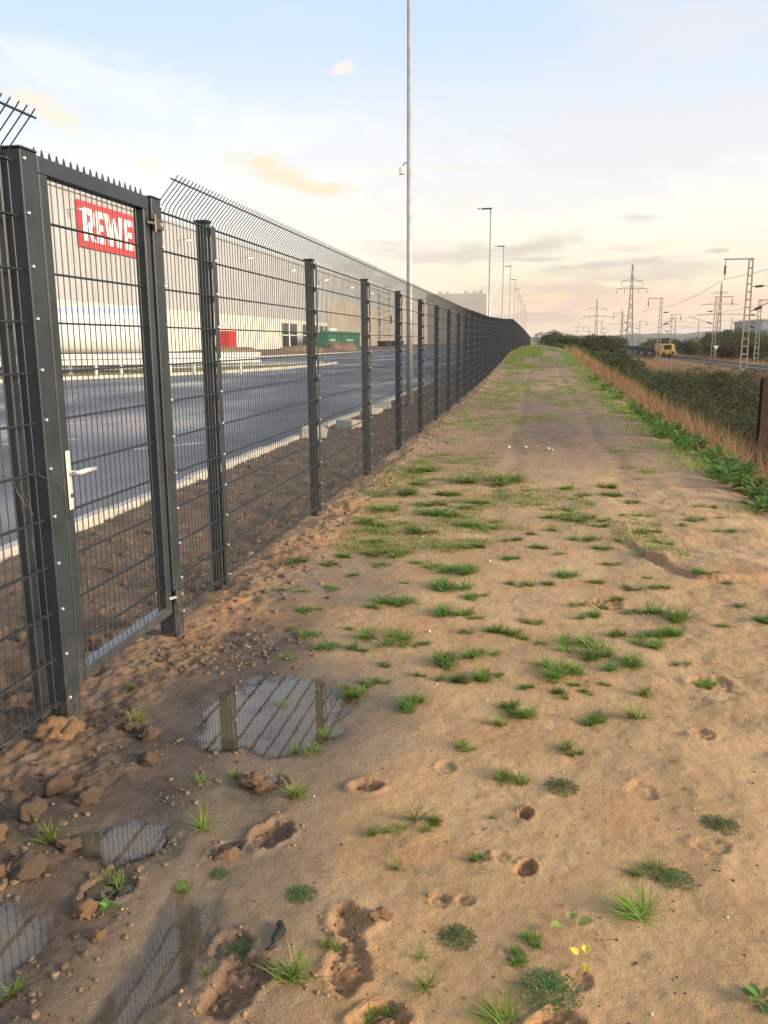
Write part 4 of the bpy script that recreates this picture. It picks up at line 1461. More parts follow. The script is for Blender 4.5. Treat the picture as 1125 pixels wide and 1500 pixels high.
TUFTS = [
    (-1.44, 7.311, 0.262, 'F'), (-1.44, 7.993, 0.237, 'F'), (-1.369, 10.571, 0.339, 'F'), (-1.25, 9.546, 0.251, 'F'), (-1.413, 8.883, 0.314, 'F'), (-1.026, 8.304, 0.268, 'F'),
    (-0.825, 8.886, 0.233, 'F'), (-0.664, 9.708, 0.564, 'F'), (-0.943, 7.821, 0.322, 'F'), (-0.661, 8.161, 0.143, 'F'), (-0.481, 8.51, 0.198, 'F'), (-0.596, 7.377, 0.195, 'F'),
    (-0.941, 7.031, 0.208, 'F'), (-0.338, 7.362, 0.162, 'F'), (-1.264, 6.666, 0.16, 'F'), (-0.155, 6.868, 0.141, 'F'), (-0.02, 7.115, 0.104, 'F'), (-0.442, 6.572, 0.194, 'F'),
    (0.06, 6.603, 0.117, 'F'), (-0.738, 6.529, 0.116, 'F'), (-1.046, 6.208, 0.223, 'F'), (-0.823, 6.02, 0.117, 'F'), (-1.378, 6.121, 0.167, 'F'), (-1.651, 5.898, 0.163, 'F'),
    (-1.473, 5.889, 0.108, 'F'), (-1.075, 5.948, 0.107, 'F'), (-0.619, 5.877, 0.14, 'F'), (-0.435, 5.741, 0.222, 'F'), (-0.172, 6.187, 0.128, 'F'), (-1.199, 5.627, 0.085, 'F'),
    (-1.291, 5.281, 0.097, 'F'), (-0.821, 5.456, 0.074, 'F'), (-0.589, 5.444, 0.245, 'F'), (-0.331, 5.205, 0.125, 'F'), (-0.111, 5.544, 0.132, 'F'), (-1.464, 5.181, 0.08, 'F'),
    (-1.643, 5.2, 0.081, 'F'), (-0.765, 5.036, 0.229, 'F'), (-1.322, 4.803, 0.12, 'F'), (-0.462, 4.816, 0.189, 'F'), (-0.964, 4.906, 0.105, 'F'), (-0.315, 4.77, 0.087, 'F'),
    (0, 4.774, 0.115, 'F'), (-1.351, 4.458, 0.077, 'F'), (-1.21, 4.356, 0.11, 'F'), (-0.844, 4.353, 0.202, 'F'), (-1.011, 4.49, 0.07, 'F'), (-1.042, 4.207, 0.119, 'F'),
    (-0.902, 4.173, 0.104, 'F'), (-0.608, 4.256, 0.079, 'F'), (-0.537, 4.312, 0.066, 'F'), (-0.352, 4.521, 0.076, 'F'), (-0.199, 4.553, 0.138, 'F'), (-0.063, 4.501, 0.109, 'F'),
    (-1.21, 4.018, 0.064, 'F'), (-0.704, 3.978, 0.062, 'F'), (-0.355, 4.033, 0.187, 'F'), (-0.188, 4.213, 0.116, 'F'), (0.074, 4.399, 0.067, 'F'), (-0.355, 3.843, 0.108, 'F'),
    (-0.204, 3.852, 0.108, 'F'), (-0.52, 3.848, 0.042, 'F'), (-0.954, 3.645, 0.105, 'F'), (-0.801, 3.641, 0.104, 'F'), (-0.753, 3.751, 0.071, 'F'), (-0.529, 3.547, 0.101, 'F'),
    (-0.699, 3.774, 0.071, 'F'), (0.406, 9.431, 0.192, 'F'), (0.556, 9.069, 0.132, 'F'), (0.883, 9.113, 0.213, 'F'), (0.839, 9.649, 0.197, 'F'), (1.032, 8.781, 0.141, 'F'),
    (0.601, 8.589, 0.1, 'F'), (0.339, 8.236, 0.12, 'F'), (0.456, 7.844, 0.138, 'F'), (0.405, 7.674, 0.202, 'F'), (0.138, 7.8, 0.159, 'F'), (0.338, 7.906, 0.139, 'F'),
    (0.152, 7.282, 0.128, 'F'), (0.817, 8.007, 0.082, 'F'), (0.652, 7.709, 0.113, 'F'), (0.605, 7.495, 0.121, 'F'), (0.433, 6.997, 0.165, 'F'), (0.067, 6.604, 0.117, 'F'),
    (1.715, 8.548, 0.165, 'F'), (1.5, 7.848, 0.14, 'F'), (1.699, 7.962, 0.083, 'F'), (1.282, 7.59, 0.079, 'F'), (1.022, 7.309, 0.151, 'F'), (1.017, 6.907, 0.143, 'F'),
    (1.621, 7.423, 0.144, 'F'), (0.589, 6.64, 0.137, 'F'), (0.698, 6.929, 0.072, 'F'), (0.23, 6.409, 0.076, 'F'), (0.568, 6.154, 0.11, 'F'), (1.057, 8.097, 0.143, 'F'),
    (0.206, 5.836, 0.139, 'F'), (0.144, 5.583, 0.1, 'F'), (0.794, 5.848, 0.061, 'F'), (1.177, 5.948, 0.152, 'F'), (1.31, 5.786, 0.079, 'F'), (0.459, 5.689, 0.11, 'F'),
    (0.658, 5.545, 0.091, 'F'), (0.823, 5.581, 0.126, 'F'), (0.305, 5.148, 0.077, 'F'), (0.423, 5.166, 0.116, 'F'), (0.568, 5.325, 0.096, 'F'), (0.618, 5.098, 0.092, 'F'),
    (0.344, 4.939, 0.119, 'F'), (0.816, 5.011, 0.228, 'F'), (1.257, 5.292, 0.081, 'F'), (1.306, 4.996, 0.124, 'F'), (1.071, 4.852, 0.067, 'F'), (0.512, 4.582, 0.14, 'F'),
    (0.663, 4.665, 0.142, 'F'), (0.805, 4.667, 0.157, 'F'), (0.641, 4.487, 0.151, 'F'), (0.295, 4.415, 0.202, 'F'), (0.31, 4.238, 0.169, 'F'), (0.463, 4.194, 0.168, 'F'),
    (0.745, 4.238, 0.066, 'F'), (0.833, 4.016, 0.082, 'F'), (0.12, 3.873, 0.048, 'F'), (0.204, 3.857, 0.054, 'F'), (0.262, 3.795, 0.041, 'F'), (0.352, 3.895, 0.048, 'F'),
    (0.14, 3.748, 0.082, 'F'), (-0.122, 3.926, 0.049, 'F'), (-1.857, 3.543, 0.086, 'B'), (-1.663, 3.181, 0.142, 'B'), (-1.12, 3.501, 0.08, 'F'), (-0.798, 3.63, 0.097, 'F'),
    (-0.84, 3.213, 0.103, 'F'), (-0.9, 3.059, 0.086, 'F'), (-1.084, 2.812, 0.082, 'B'), (-1.197, 2.755, 0.082, 'B'), (-0.814, 2.706, 0.156, 'B'), (-1.065, 2.46, 0.188, 'S'),
    (-1.542, 2.305, 0.141, 'B'), (-1.396, 2.349, 0.076, 'F'), (-1.221, 2.138, 0.094, 'F'), (-1.179, 2.016, 0.068, 'L'), (-1.008, 2.153, 0.052, 'F'), (-0.922, 2.239, 0.058, 'C'),
    (-0.641, 2.168, 0.078, 'C'), (-0.497, 2.516, 0.085, 'B'), (-0.742, 1.931, 0.079, 'C'), (-0.804, 1.817, 0.051, 'B'), (-0.578, 1.843, 0.161, 'B'), (-1.27, 1.691, 0.096, 'B'),
    (-0.508, 1.963, 0.031, 'F'), (-0.344, 1.761, 0.058, 'F'), (-0.519, 3.482, 0.125, 'F'), (-0.243, 3.17, 0.072, 'F'), (-0.064, 2.944, 0.108, 'F'), (-0.109, 3.407, 0.122, 'B'),
    (-0.077, 3.559, 0.11, 'F'), (0.013, 3.523, 0.125, 'F'), (0.299, 3.541, 0.11, 'F'), (0.467, 3.568, 0.175, 'B'), (0.535, 3.838, 0.152, 'B'), (0.171, 3.216, 0.087, 'F'),
    (0.135, 2.914, 0.108, 'C'), (0.652, 2.758, 0.105, 'C'), (0.457, 2.419, 0.095, 'C'), (0.353, 2.431, 0.083, 'F'), (0.325, 2.226, 0.245, 'G'), (-0.108, 2.677, 0.05, 'B'),
    (-0.366, 2.613, 0.137, 'S'), (-0.318, 2.599, 0.074, 'F'), (-0.383, 2.345, 0.104, 'S'), (-0.143, 2.421, 0.047, 'F'), (-0.443, 2.537, 0.061, 'F'), (-0.17, 2.057, 0.09, 'C'),
    (0.02, 2.082, 0.058, 'F'), (-0.002, 1.998, 0.057, 'F'), (0.077, 1.889, 0.13, 'C'), (-0.23, 1.856, 0.129, 'S'), (-0.262, 1.962, 0.093, 'S'), (-0.038, 1.776, 0.212, 'G'),
    (0.218, 2.115, 0.097, 'D'), (0.135, 2.133, 0.076, 'Y'), (0.167, 2.005, 0.054, 'Z'), (0.588, 1.946, 0.094, 'L'), (0.828, 3.999, 0.089, 'F'), (-0.215, 3.834, 0.109, 'F'),
    (-0.336, 3.815, 0.084, 'F'), (0.142, 4.007, 0.174, 'H'), (-0.013, 3.784, 0.066, 'F'),
]


SPECIAL = {  # labels of the tufts that can be told apart, by the spot they grow on
}


def where(x, y):
    if y < 2.0:
        return 'in the nearest strip of bare sand'
    if x < -1.15:
        return 'among the dark clods by the fence' if y < 4.6 else 'on the loose soil below the fence'
    if y < 3.2:
        return 'in front of the wide puddle' if x < -.3 else 'on bare sand in mid path' if x < .55 else 'on the eroded ditch side sand'
    if y < 5.2:
        return 'just beyond the wide puddle' if x < -.3 else 'before the eroded ledge' if x > .5 else 'mid path short of the ledge'
    if y < 7.4:
        return 'by the eroded ledge' if x > .55 else 'mid path level with the ledge' if x > -.3 else 'in the muddy hollow'
    return 'far along the path' if x > -.5 else 'in the green band by the fence'


KIND = {'F': ('grass_tuft', 'low spreading grass tuft', 'grass tuft'), 'f': ('grass_tuft', 'flat dark green grass tuft', 'grass tuft'), 'H': ('grass_tuft', 'lush round grass tuft', 'grass tuft'),
        'B': ('grass_tuft', 'spiky upright grass tuft', 'grass tuft'), 'S': ('grass_tuft', 'sprawling tuft of arching blades', 'grass tuft'), 'G': ('grass_tuft', 'big grass tuft swept sideways', 'grass tuft'),
        'C': ('weed', 'dark feathery weed', 'weed'), 'L': ('weed', 'small broad leaved weed', 'weed'), 'D': ('weed', 'dead dry weed with bent stalks', 'weed')}
for i, (x, y, w, k) in enumerate(TUFTS):
    g = random.Random(i * 7 + 3)
    if k == 'Y' or k == 'Z':
        n = 3 if k == 'Y' else 4
        a = np.array([g.uniform(0, 6.28) for _ in range(n)])
        c = np.stack([np.cos(a) * .02, np.sin(a) * .02, np.full(n, .012)], -1)
        v = leaves(c, np.array([w * g.uniform(.38, .55) for _ in range(n)]), a, np.array([g.uniform(-.1, .35) for _ in range(n)]), 1.15, .22)
        o = link('fallen_leaf', np_mesh('fallen_leaf', *v), PALE_LEAF if k == 'Y' else YEL_LEAF, None, (x, y, gz(x, y) + .004))
        tag(o, 'pale green wilted leaf beside the dead weed' if k == 'Y' else 'bright yellow wilted leaf lying below the dead weed', 'leaf')
        continue
    kk = k
    if k == 'F' and g.random() < .45:
        kk = 'f'
    me = g.choice(TM[kk])
    nm, lab, ct = KIND[kk]
    o = link(nm, me, None, None, (x, y, gz(x, y) - .004))
    sc_ = max(w, .05) * (1.5 if kk in 'FfH' else .92 if kk == 'G' else 1.2)
    if y > 4:
        o.rotation_euler = (0, 0, g.uniform(-.5, .5) + (math.pi if g.random() < .5 else 0))
        zs = sc_ * (.62 if w < .25 else .42) * g.uniform(.8, 1.15)
        o.scale = (sc_, sc_ * g.uniform(.8, 1.5), zs)
    else:
        o.rotation_euler = (0, 0, g.uniform(0, 6.28) if kk != 'G' else 0)
        o.scale = (sc_, sc_, sc_ * g.uniform(.75, 1.0))
    size = 'large ' if w > .33 and y > 4 or w > .22 and y <= 4 else ('tiny ' if w < .09 else '')
    tag(o, (size + lab + ' ' + where(x, y)), ct, 'grass and weeds scattered over the path')

# dead weed between the leaves gets a stalk, the twig and small pale stones
tw = MB()
tw.tube([(-.667, 2.025, gz(-.667, 2.025) + .010), (-.652, 1.995, gz(-.652, 1.995) + .012), (-.662, 1.955, gz(-.66, 1.955) + .010), (-.655, 1.935, gz(-.655, 1.935) + .008), (-.672, 1.915, gz(-.672, 1.915) + .006)], [.010, .014, .009, .007, .004], 7)
tag(tw.build('bark_strip', DARK, smooth=True), 'dark curled strip of bark lying beside the lower boot prints', 'bark')
SPOTS = [(-.423, 3.769), (.213, 12.989), (.271, 12.83), (-.125, 13.2), (-.385, 13.18), (.572, 2.257), (.318, 1.862), (-.748, 2.713), (.142, 3.033), (.587, 2.847), (-.30, 6.1), (-.9, 6.9), (.1, 8.4), (-1.2, 6.3), (-.55, 4.5)]
for i, (x, y) in enumerate(SPOTS):
    c, f = lump_mesh(400 + i, 1, .55)
    s = .006 if y < 4 else (.012 if y < 10 else .030)
    o = link('pebble', np_mesh('pebble', c * s * random.uniform(.7, 1.2), f), STONE, None, (x, y, gz(x, y) + s * .3))
    tag(o, 'pale pebble lying on the bare sand ' + where(x, y), 'pebble', 'pale pebbles on the path')

# clods: the big ones one by one, the crumbs as a mass
PROTO = []
for k in range(6):
    c, f = lump_mesh(50 + k, 3, .62, .75)
    for mt in (CLOD, CLOD_O):
        me = np_mesh('soil_clod', c, f)
        me.shade_smooth()
        me.materials.append(mt)
        PROTO.append(me)
BIG = [(-1.955, 3.03, .075, 1, 'large orange clod wedged at the foot of the lock post'), (-1.90, 3.06, .04, 1, 'orange clod next to the largest one at the lock post'), (-1.531, 2.152, .050, 0, 'round brown clod beside the spiky tuft near the bottom left'),
       (-1.685, 2.445, .045, 0, 'wide flat clod at the left border of the photo'), (-1.542, 2.56, .045, 0, 'brown clod in the middle of the rough soil'), (-1.666, 3.127, .035, 0, 'clod below the gate frame'), (-1.565, 3.078, .042, 0, 'clod beside the small weed before the gate'),
       (-1.467, 2.293, .030, 0, 'clod above the boot print by the fence side'), (-1.704, 2.631, .05, 0, 'clod in line with the lock post'), (-1.453, 2.885, .04, 0, 'clod left of the wide puddle'), (-1.743, 2.30, .04, 1, 'orange clod at the lowest left border'),
       (-1.567, 2.128, .03, 1, 'small orange clod touching the round brown clod'), (-1.00, 2.78, .042, 1, 'bright orange clay clod before the wide puddle'), (-.955, 2.74, .03, 1, 'small clay clod beside the bright orange one'),
       (-.93, 2.33, .035, 1, 'clay lump pushed up beside the deep boot print'), (-1.24, 1.99, .03, 1, 'orange clod between the two lower puddles'), (-1.15, 1.90, .022, 1, 'small orange clod at the edge of the long puddle'), (-.39, 2.10, .025, 1, 'clay lump beside the half boot print')]
for i, (x, y, s, o_, lab) in enumerate(BIG):
    o = link('soil_clod', PROTO[(i % 6) * 2 + o_], None, None, (x, y, gz(x, y) + s * .28))
    o.scale = (s * random.uniform(.9, 1.25), s * random.uniform(.8, 1.1), s)
    o.rotation_euler = (random.uniform(-.3, .3), random.uniform(-.3, .3), random.uniform(0, 6.28))
    tag(o, lab, 'clod', 'larger clods by the gate')


def crumbs(name, n, fx, fy, s0, s1, material, label, sub=1, accept=None):
    V, Q, k = [], [], 0
    protos = [lump_mesh(70 + j, sub, .65, .5) for j in range(5)]
    x, y = fx(n), fy(n)
    if accept is not None:
        kp_ = accept(x, y)
        x, y = x[kp_], y[kp_]
    z = ground(x, y)
    for i in range(len(x)):
        c, f = protos[i % 5]
        s = s0 + (s1 - s0) * rng.uniform() ** 2.6
        a = rng.uniform(0, 6.28)
        ca, sa = math.cos(a), math.sin(a)
        e = c * s * rng.uniform(.8, 1.25, 3)
        V.append(np.stack([e[:, 0] * ca - e[:, 1] * sa + x[i], e[:, 0] * sa + e[:, 1] * ca + y[i], e[:, 2] + z[i] + s * .08], -1))
        Q.append(f + k)
        k += len(c)
    me = np_mesh(name, np.concatenate(V), np.concatenate(Q))
    tag(link(name, me, material), label, kind='stuff')


PUDALL = PUDDLES


def dry(x, y):
    ok = np.ones(len(x), bool)
    for pl in PUDALL:
        ok &= poly_sd(x, y, pl) > -.005
    return ok


crumbs('soil_crumbs', 1900, lambda n: -1.05 - rng.uniform(0, 1, n) ** .8 * .95, lambda n: rng.uniform(1.5, 4.4, n), .002, .014, CLOD, 'crumbled dark soil clods in front of the gate', 2, lambda x, y: dry(x, y) & (fbm(x, y, 2.0, 3, 80) > -.28))
crumbs('soil_crumbs', 1000, lambda n: -1.80 + rng.normal(0, .22, n), lambda n: 4.4 + rng.uniform(0, 1, n) ** 1.4 * 22, .003, .024, CLOD, 'crumbled soil along the foot of the fence', 1)
crumbs('soil_crumbs', 1500, lambda n: rng.uniform(-4.0, -2.1, n), lambda n: 2.5 + rng.uniform(0, 1, n) ** 1.3 * 20, .008, .040, CLOD, 'dark crumbled soil on the strip behind the fence', 1)
crumbs('clay_crumbs', 2400, lambda n: rng.uniform(-1.3, -.2, n), lambda n: rng.uniform(1.5, 2.95, n), .0015, .008, CLOD_O, 'orange clay crumbs round the boot prints', 1, lambda x, y: dry(x, y) & (np.min([np.hypot(x - p[0], y - p[1]) / p[2] for p in PRINTS], axis=0) < 1.25))
crumbs('gravel_specks', 2600, lambda n: rng.uniform(-1.2, 2.0, n), lambda n: 1.5 + rng.uniform(0, 1, n) ** 1.6 * 9, .0010, .0055, CLOD, 'small dark specks of grit on the sand', 1, dry)

# grass that nobody could count: far path, crest, bank and brambles
def scatter(name, n, fx, fy, accept, length, width, material, label, lean=(.1, .8), curl=(.2, .9), segs=2, zoff=-.01, hvar=0.0):
    x, y = fx(n), fy(n)
    if accept is not None:
        k = accept(x, y)
        x, y = x[k], y[k]
    n = len(x)
    z = ground(x, y) + zoff
    far = 1 + np.clip(y - 12, 0, 80) * .014          # distant blades stand for clumps, a little broader
    hv = np.clip(1 + hvar * (fbm(x, y * .7, .9, 4, 151) * 1.2 + fbm(x, y, 3.5, 2, 152) * .8), .2, 1.6)
    v = blades(np.stack([x, y, z], -1), rng.uniform(*length, n) * hv, rng.uniform(*width, n) * far, rng.uniform(0, 6.283, n), rng.uniform(*lean, n), rng.uniform(*curl, n), segs)
    tag(link(name, np_mesh(name, *v), material), label, kind='stuff')


NC = 3600
cx_ = rng.uniform(-1.7, 2.3, NC)
cy_ = 6.3 + rng.uniform(0, 1, NC) ** 1.35 * 46
dens = fbm(cx_ * 1.1, cy_ * .5, .9, 4, 90) + .30 * np.exp(-((cx_ + .95) / .5) ** 2) - .30 * np.exp(-((cy_ - 14.5) / 2.0) ** 2) + .22 * sstep(cy_, 16, 23) - .12 * sstep(-cy_, -9, -6)
kc = dens > .06 + .30 * rng.uniform(0, 1, NC)
cx_, cy_ = cx_[kc], cy_[kc]
NB = 80
ax_ = np.repeat(rng.uniform(.05, .17, len(cx_)), NB)
px_ = np.repeat(cx_, NB) + rng.normal(0, .5, len(cx_) * NB) * ax_ * 1.3
py_ = np.repeat(cy_, NB) + rng.normal(0, .5, len(cx_) * NB) * ax_
scatter('path_grass', len(px_), lambda n: px_, lambda n: py_, None, (.025, .065), (.004, .008), GRASS_A, 'low clumps of short grass far along the path', (.2, 1.1), (.3, 1.0))
scatter('crest_grass', 42000, lambda n: rng.uniform(-1.85, 1.9, n), lambda n: rng.uniform(42, 112, n), lambda x, y: fbm(x, y * .15, 1.1, 4, 91) > .02 + .30 * sstep(x, -.4, 1.2) - .45 * sstep(y, 50, 70), (.05, .14), (.012, .022), GRASS_A, 'fresh green grass on the crest of the path')
scatter('fence_foot_grass', 6000, lambda n: rng.normal(-1.45, .22, n), lambda n: 7 + rng.uniform(0, 1, n) ** 1.3 * 26, lambda x, y: fbm(x, y, .8, 3, 92) > .12, (.03, .11), (.005, .010), GRASS_D, 'grass along the soil ridge below the fence')
scatter('edge_grass', 38000, lambda n: rng.normal(2.25, .30, n), lambda n: 8.3 + rng.uniform(0, 1, n) ** 1.2 * 60, lambda x, y: fbm(x, y, 1.1, 3, 93) > -.02, (.05, .18), (.006, .012), GRASS_A, 'green grass along the edge of the bank', (.2, 1.2), (.3, 1.0))
NC2 = 420
sx_ = rng.uniform(-1.3, 2.0, NC2)
sy_ = 2.0 + rng.uniform(0, 1, NC2) ** .75 * 6.5
ks_ = (fbm(sx_, sy_, 1.3, 3, 191) > -.05) & dry(sx_, sy_)
sx_, sy_ = sx_[ks_], sy_[ks_]
wx_ = np.repeat(rng.uniform(.01, .05, len(sx_)) * (.4 + sy_ / 7), 26)
qx_ = np.repeat(sx_, 26) + rng.normal(0, .6, len(sx_) * 26) * wx_ * 1.4
qy_ = np.repeat(sy_, 26) + rng.normal(0, .6, len(sx_) * 26) * wx_
scatter('grass_seedlings', len(qx_), lambda n: qx_, lambda n: qy_, None, (.012, .045), (.0016, .0034), GRASS_A, 'tiny grass seedlings sprouting over the path', (.3, 1.2), (.2, .9))
scatter('straw_bits', 420, lambda n: rng.uniform(-1.7, 2.0, n), lambda n: 1.5 + rng.uniform(0, 1, n) ** 1.5 * 8, dry, (.02, .09), (.0015, .004), DRYG, 'bits of dry straw lying on the sand', (1.42, 1.56), (.0, .12), 2, zoff=.004)
scatter('yard_strip_weeds', 2500, lambda n: rng.uniform(-3.9, -2.15, n), lambda n: 5 + rng.uniform(0, 1, n) * 25, lambda x, y: fbm(x, y, 1.2, 3, 94) > .3, (.03, .08), (.006, .01), GRASS_D, 'sparse weeds on the soil strip behind the fence')
scatter('bank_dry_grass', 44000, lambda n: 2.75 + rng.uniform(0, 1, n) ** 1.1 * 3.0, lambda n: 9 + rng.uniform(0, 1, n) ** 1.25 * 78, lambda x, y: (fbm(x, y * .5, .55, 3, 95) > -.25 + .3 * sstep(x, 4.5, 6)) & (x < 4.2 + 1.2 * fbm(x, y, .35, 3, 97)), (.18, .62), (.006, .014), DRYG, 'dry orange grass on the bank below the path', (.0, .55), (.1, .9), 3, hvar=.65)
scatter('bank_green_weeds', 9000, lambda n: 2.6 + rng.uniform(0, 1, n) * 3.5, lambda n: 9 + rng.uniform(0, 1, n) ** 1.25 * 78, lambda x, y: fbm(x, y * .6, .8, 3, 99) > .22, (.15, .5), (.010, .022), TREE_Y, 'olive weeds between the dry grass on the bank', (.1, .9), (.2, .9), 3)
scatter('bank_tall_stems', 2600, lambda n: 2.7 + rng.uniform(0, 1, n) * 2.0, lambda n: 9 + rng.uniform(0, 1, n) ** 1.25 * 78, lambda x, y: fbm(x, y, .8, 3, 98) > .0, (.55, .95), (.006, .012), DRYG, 'single taller dry stems on the bank', (.0, .25), (.2, .9), 4)
scatter('bank_low_grass', 18000, lambda n: rng.uniform(2.3, 7.5, n), lambda n: 8 + rng.uniform(0, 1, n) ** 1.2 * 70, None, (.12, .4), (.006, .014), DRYD, 'brown matted grass on the bank', (.3, 1.0), (.2, .8), 2)
scatter('rail_dry_grass', 26000, lambda n: rng.uniform(16.5, 24.4, n), lambda n: rng.uniform(58, 200, n), lambda x, y: fbm(x * .5, y * .2, .5, 3, 96) > -.35, (.5, 1.15), (.02, .04), DRYD, 'brownish dry grass beside the railway', (.0, .35), (.1, .5), 2)
scatter('field_grass', 30000, lambda n: rng.uniform(34, 75, n), lambda n: rng.uniform(80, 300, n), lambda x, y: x < y * .36, (.3, .9), (.03, .07), DRYD, 'pale rough grass behind the railway', (.0, .5), (.1, .6), 2)


def thicket(name, nc, nl, x0, x1, y0, y1, h, leaf, material, label, seed, power=1.3, keep=None):
    """rounded clumps of leaves, near ones with finer leaves"""
    x = rng.uniform(x0, x1, nc)
    y = y0 + rng.uniform(0, 1, nc) ** power * (y1 - y0)
    ok = x < y * .36 + 1.0
    if keep is not None:
        ok &= keep(x, y)
    x, y = x[ok], y[ok]
    n = len(x)
    top = h * np.clip(.62 + .75 * fbm(x, y, .22, 3, seed) + rng.normal(0, .16, n), .22, 1.35) * sstep(x + .8 * fbm(x, y, .4, 3, seed + 2), x0 - .6, x0 + 2.2) * (1 - .5 * sstep(x / y, .10, .125) * sstep(y, 52, 74))
    r = rng.uniform(.45, 1.0, n) * (h * .42) * (1 + np.clip(y - 20, 0, 90) * .006)
    zc = ground(x, y) + np.maximum(top - r * .7, .05)
    k = np.repeat(np.arange(n), nl)
    d = rng.normal(0, 1, (len(k), 3))
    d /= np.linalg.norm(d, axis=1)[:, None]
    d[:, 2] = np.abs(d[:, 2]) * 1.1 - .25
    rr = r[k] * rng.uniform(.55, 1.12, len(k)) ** .7
    p = np.stack([x[k], y[k], zc[k]], -1) + d * rr[:, None] * np.array([1.15, 1.15, .85])
    far = 1 + np.clip(p[:, 1] - 18, 0, 120) * .020
    v = leaves(p, rng.uniform(.55, 1.35, len(k)) * leaf * far, rng.uniform(0, 6.283, len(k)), rng.uniform(-.9, .8, len(k)), 1.35)
    tag(link(name, np_mesh(name, *v), material), label, kind='stuff')


low = lambda x, y: (x < .17 * y + 1.5) | (y < 80)
thicket('bramble_thicket', 1150, 210, 4.9, 17.0, 14, 98, 2.15, .050, BRAMBLE, 'dark green bramble thicket filling the ditch below the bank', 110, keep=low)
thicket('withered_sprays', 190, 130, 5.2, 15, 15, 90, 1.7, .045, TREE_B, 'brownish withered sprays among the brambles', 120, keep=low)
thicket('yellow_sprays', 230, 110, 6, 16, 16, 80, 1.8, .045, TREE_Y, 'yellowish lighter sprays among the brambles', 140, keep=low)
thicket('edge_shrubs', 230, 150, 2.8, 15, 88, 185, 1.9, .07, TREE_A, 'green shrubs where the bank meets the railway far off', 130, 1.1, keep=lambda x, y: x < .106 * y)

# broad leaved plants in a row on the brow of the bank
DOCK = []
for s in range(5):
    g = np.random.default_rng(900 + s)
    n = 60
    a = g.uniform(0, 6.283, n)
    r = g.uniform(0, .16, n)
    c = np.stack([r * np.cos(a), r * np.sin(a), .03 + g.uniform(0, .20, n)], -1)
    lf = leaves(c, g.uniform(.032, .080, n), a + g.normal(0, .6, n), g.uniform(-.45, .75, n), 1.8, .2)
    ln = np.linalg.norm(c, axis=1)
    v = cat(lf, blades(np.zeros((n, 3)), ln, np.full(n, .007), a, np.arctan2(r, c[:, 2]), np.zeros(n), 2))
    me = np_mesh('leafy_plant', *v)
    me.materials.append(BROAD)
    DOCK.append(me)
spots = []
for y in (8.3, 8.6, 8.9, 9.3, 9.8, 10.2, 10.6, 10.9, 11.3, 11.8, 12.2, 12.7, 13.2, 13.8, 14.3, 15.0, 15.6, 16.3, 17, 17.8, 18.7, 19.6, 20.6, 21.8, 23, 24.5, 26, 28, 30, 33):
    spots.append((2.30 + random.uniform(-.16, .20) + (.1 if 11.4 < y < 13 else 0), y))
    if y < 20 and random.random() < .75:
        spots.append((2.58 + random.uniform(-.12, .18), y + random.uniform(-.2, .2)))
for i, (x, y) in enumerate(spots):
    o = link('leafy_plant', DOCK[i % 5], None, None, (x, y, gz(x, y) - .02))
    s = random.uniform(.75, 1.2)
    o.scale = (s, s, s * random.uniform(.8, 1.1))
    o.rotation_euler = (0, 0, random.uniform(0, 6.28))
    tag(o, 'leafy green plant on the bank brow ' + ('by the right border' if y < 9.5 else 'near the rusty post' if y < 14 else 'beside dry orange grass' if y < 21 else 'far along the path'), 'plant', 'leafy plants along the brow of the bank')

# ------------------------------------------------------------------ railway
m = MB()
yy = np.linspace(30, 900, 40)
vs, fs = [], []
for y in yy:
    vs += [(22.6, y, -2.74), (23.6, y, -2.30), (33.0, y, -2.30), (34.2, y, -2.74)]
for i in range(len(yy) - 1):
    for k in range(3):
        a = i * 4 + k
        fs.append((a, a + 1, a + 5, a + 4))
m.add(vs, fs)
tag(m.build('ballast_bed', BALLAST), 'brown stone ballast of the railway below the bank', kind='structure')
for cx, lab in ((26.8, 'near railway track with rusty rails and pale sleepers'), (30.9, 'far railway track beside the loco track')):
    t = thing('railway_track', lab, 'track', (cx, 0, -2.30))
    for sx in (-.75, .75):
        MB().add([(sx - .07, 30, .14), (sx + .07, 30, .14), (sx + .035, 30, .30), (sx - .035, 30, .30), (sx - .07, 900, .14), (sx + .07, 900, .14), (sx + .035, 900, .30), (sx - .035, 900, .30)],
                 [(3, 2, 1, 0), (4, 5, 6, 7), (0, 1, 5, 4), (1, 2, 6, 5), (2, 3, 7, 6), (3, 0, 4, 7)]).build('rail', RAIL, t)
    s = MB()
    for k in range(500):
        s.box(-1.3, 1.3, 60 + k * .65, 60.26 + k * .65, -.02, .135)
    tag(s.build('sleeper', SLEEPER, t), kind='stuff')

# yellow shunting locomotive, nose towards the camera
lo = thing('locomotive', 'yellow shunting locomotive facing along the near track', 'locomotive', (26.8, 186, -2.0))
MB().box(-1.5, 1.5, 0, 14, .85, 1.35).build('underframe', DARK, lo)
for sx in (-1, 1):
    b = MB().tube([(sx * .88, -.02, 1.08), (sx * .88, -.5, 1.08)], .13, 10)
    b.tube([(sx * .88, -.5, 1.08), (sx * .88, -.56, 1.08)], .24, 12)
    b.build('buffer', DARK, lo)
hood = MB().bev(-1.3, 1.3, .9, 5.9, 1.35, 2.85, .25).build('hood', YELLOW, lo)
MB().box(-.72, .72, .86, .898, 1.75, 2.70).build('radiator_grille', DARK, hood)
cab = MB().bev(-1.48, 1.48, 6.0, 9.4, 1.35, 2.6, .12).build('cab', YELLOW, lo)
MB().bev(-1.2, 1.2, 6.1, 9.3, 2.605, 3.75, .15).build('cab_top', mat('loco_green_grey', (.10, .13, .09), .5), cab)
for sx in (-1, 1):
    MB().box(sx * .58 - .46, sx * .58 + .46, 6.04, 6.09, 2.80, 3.50).build('window', GLASS, cab)
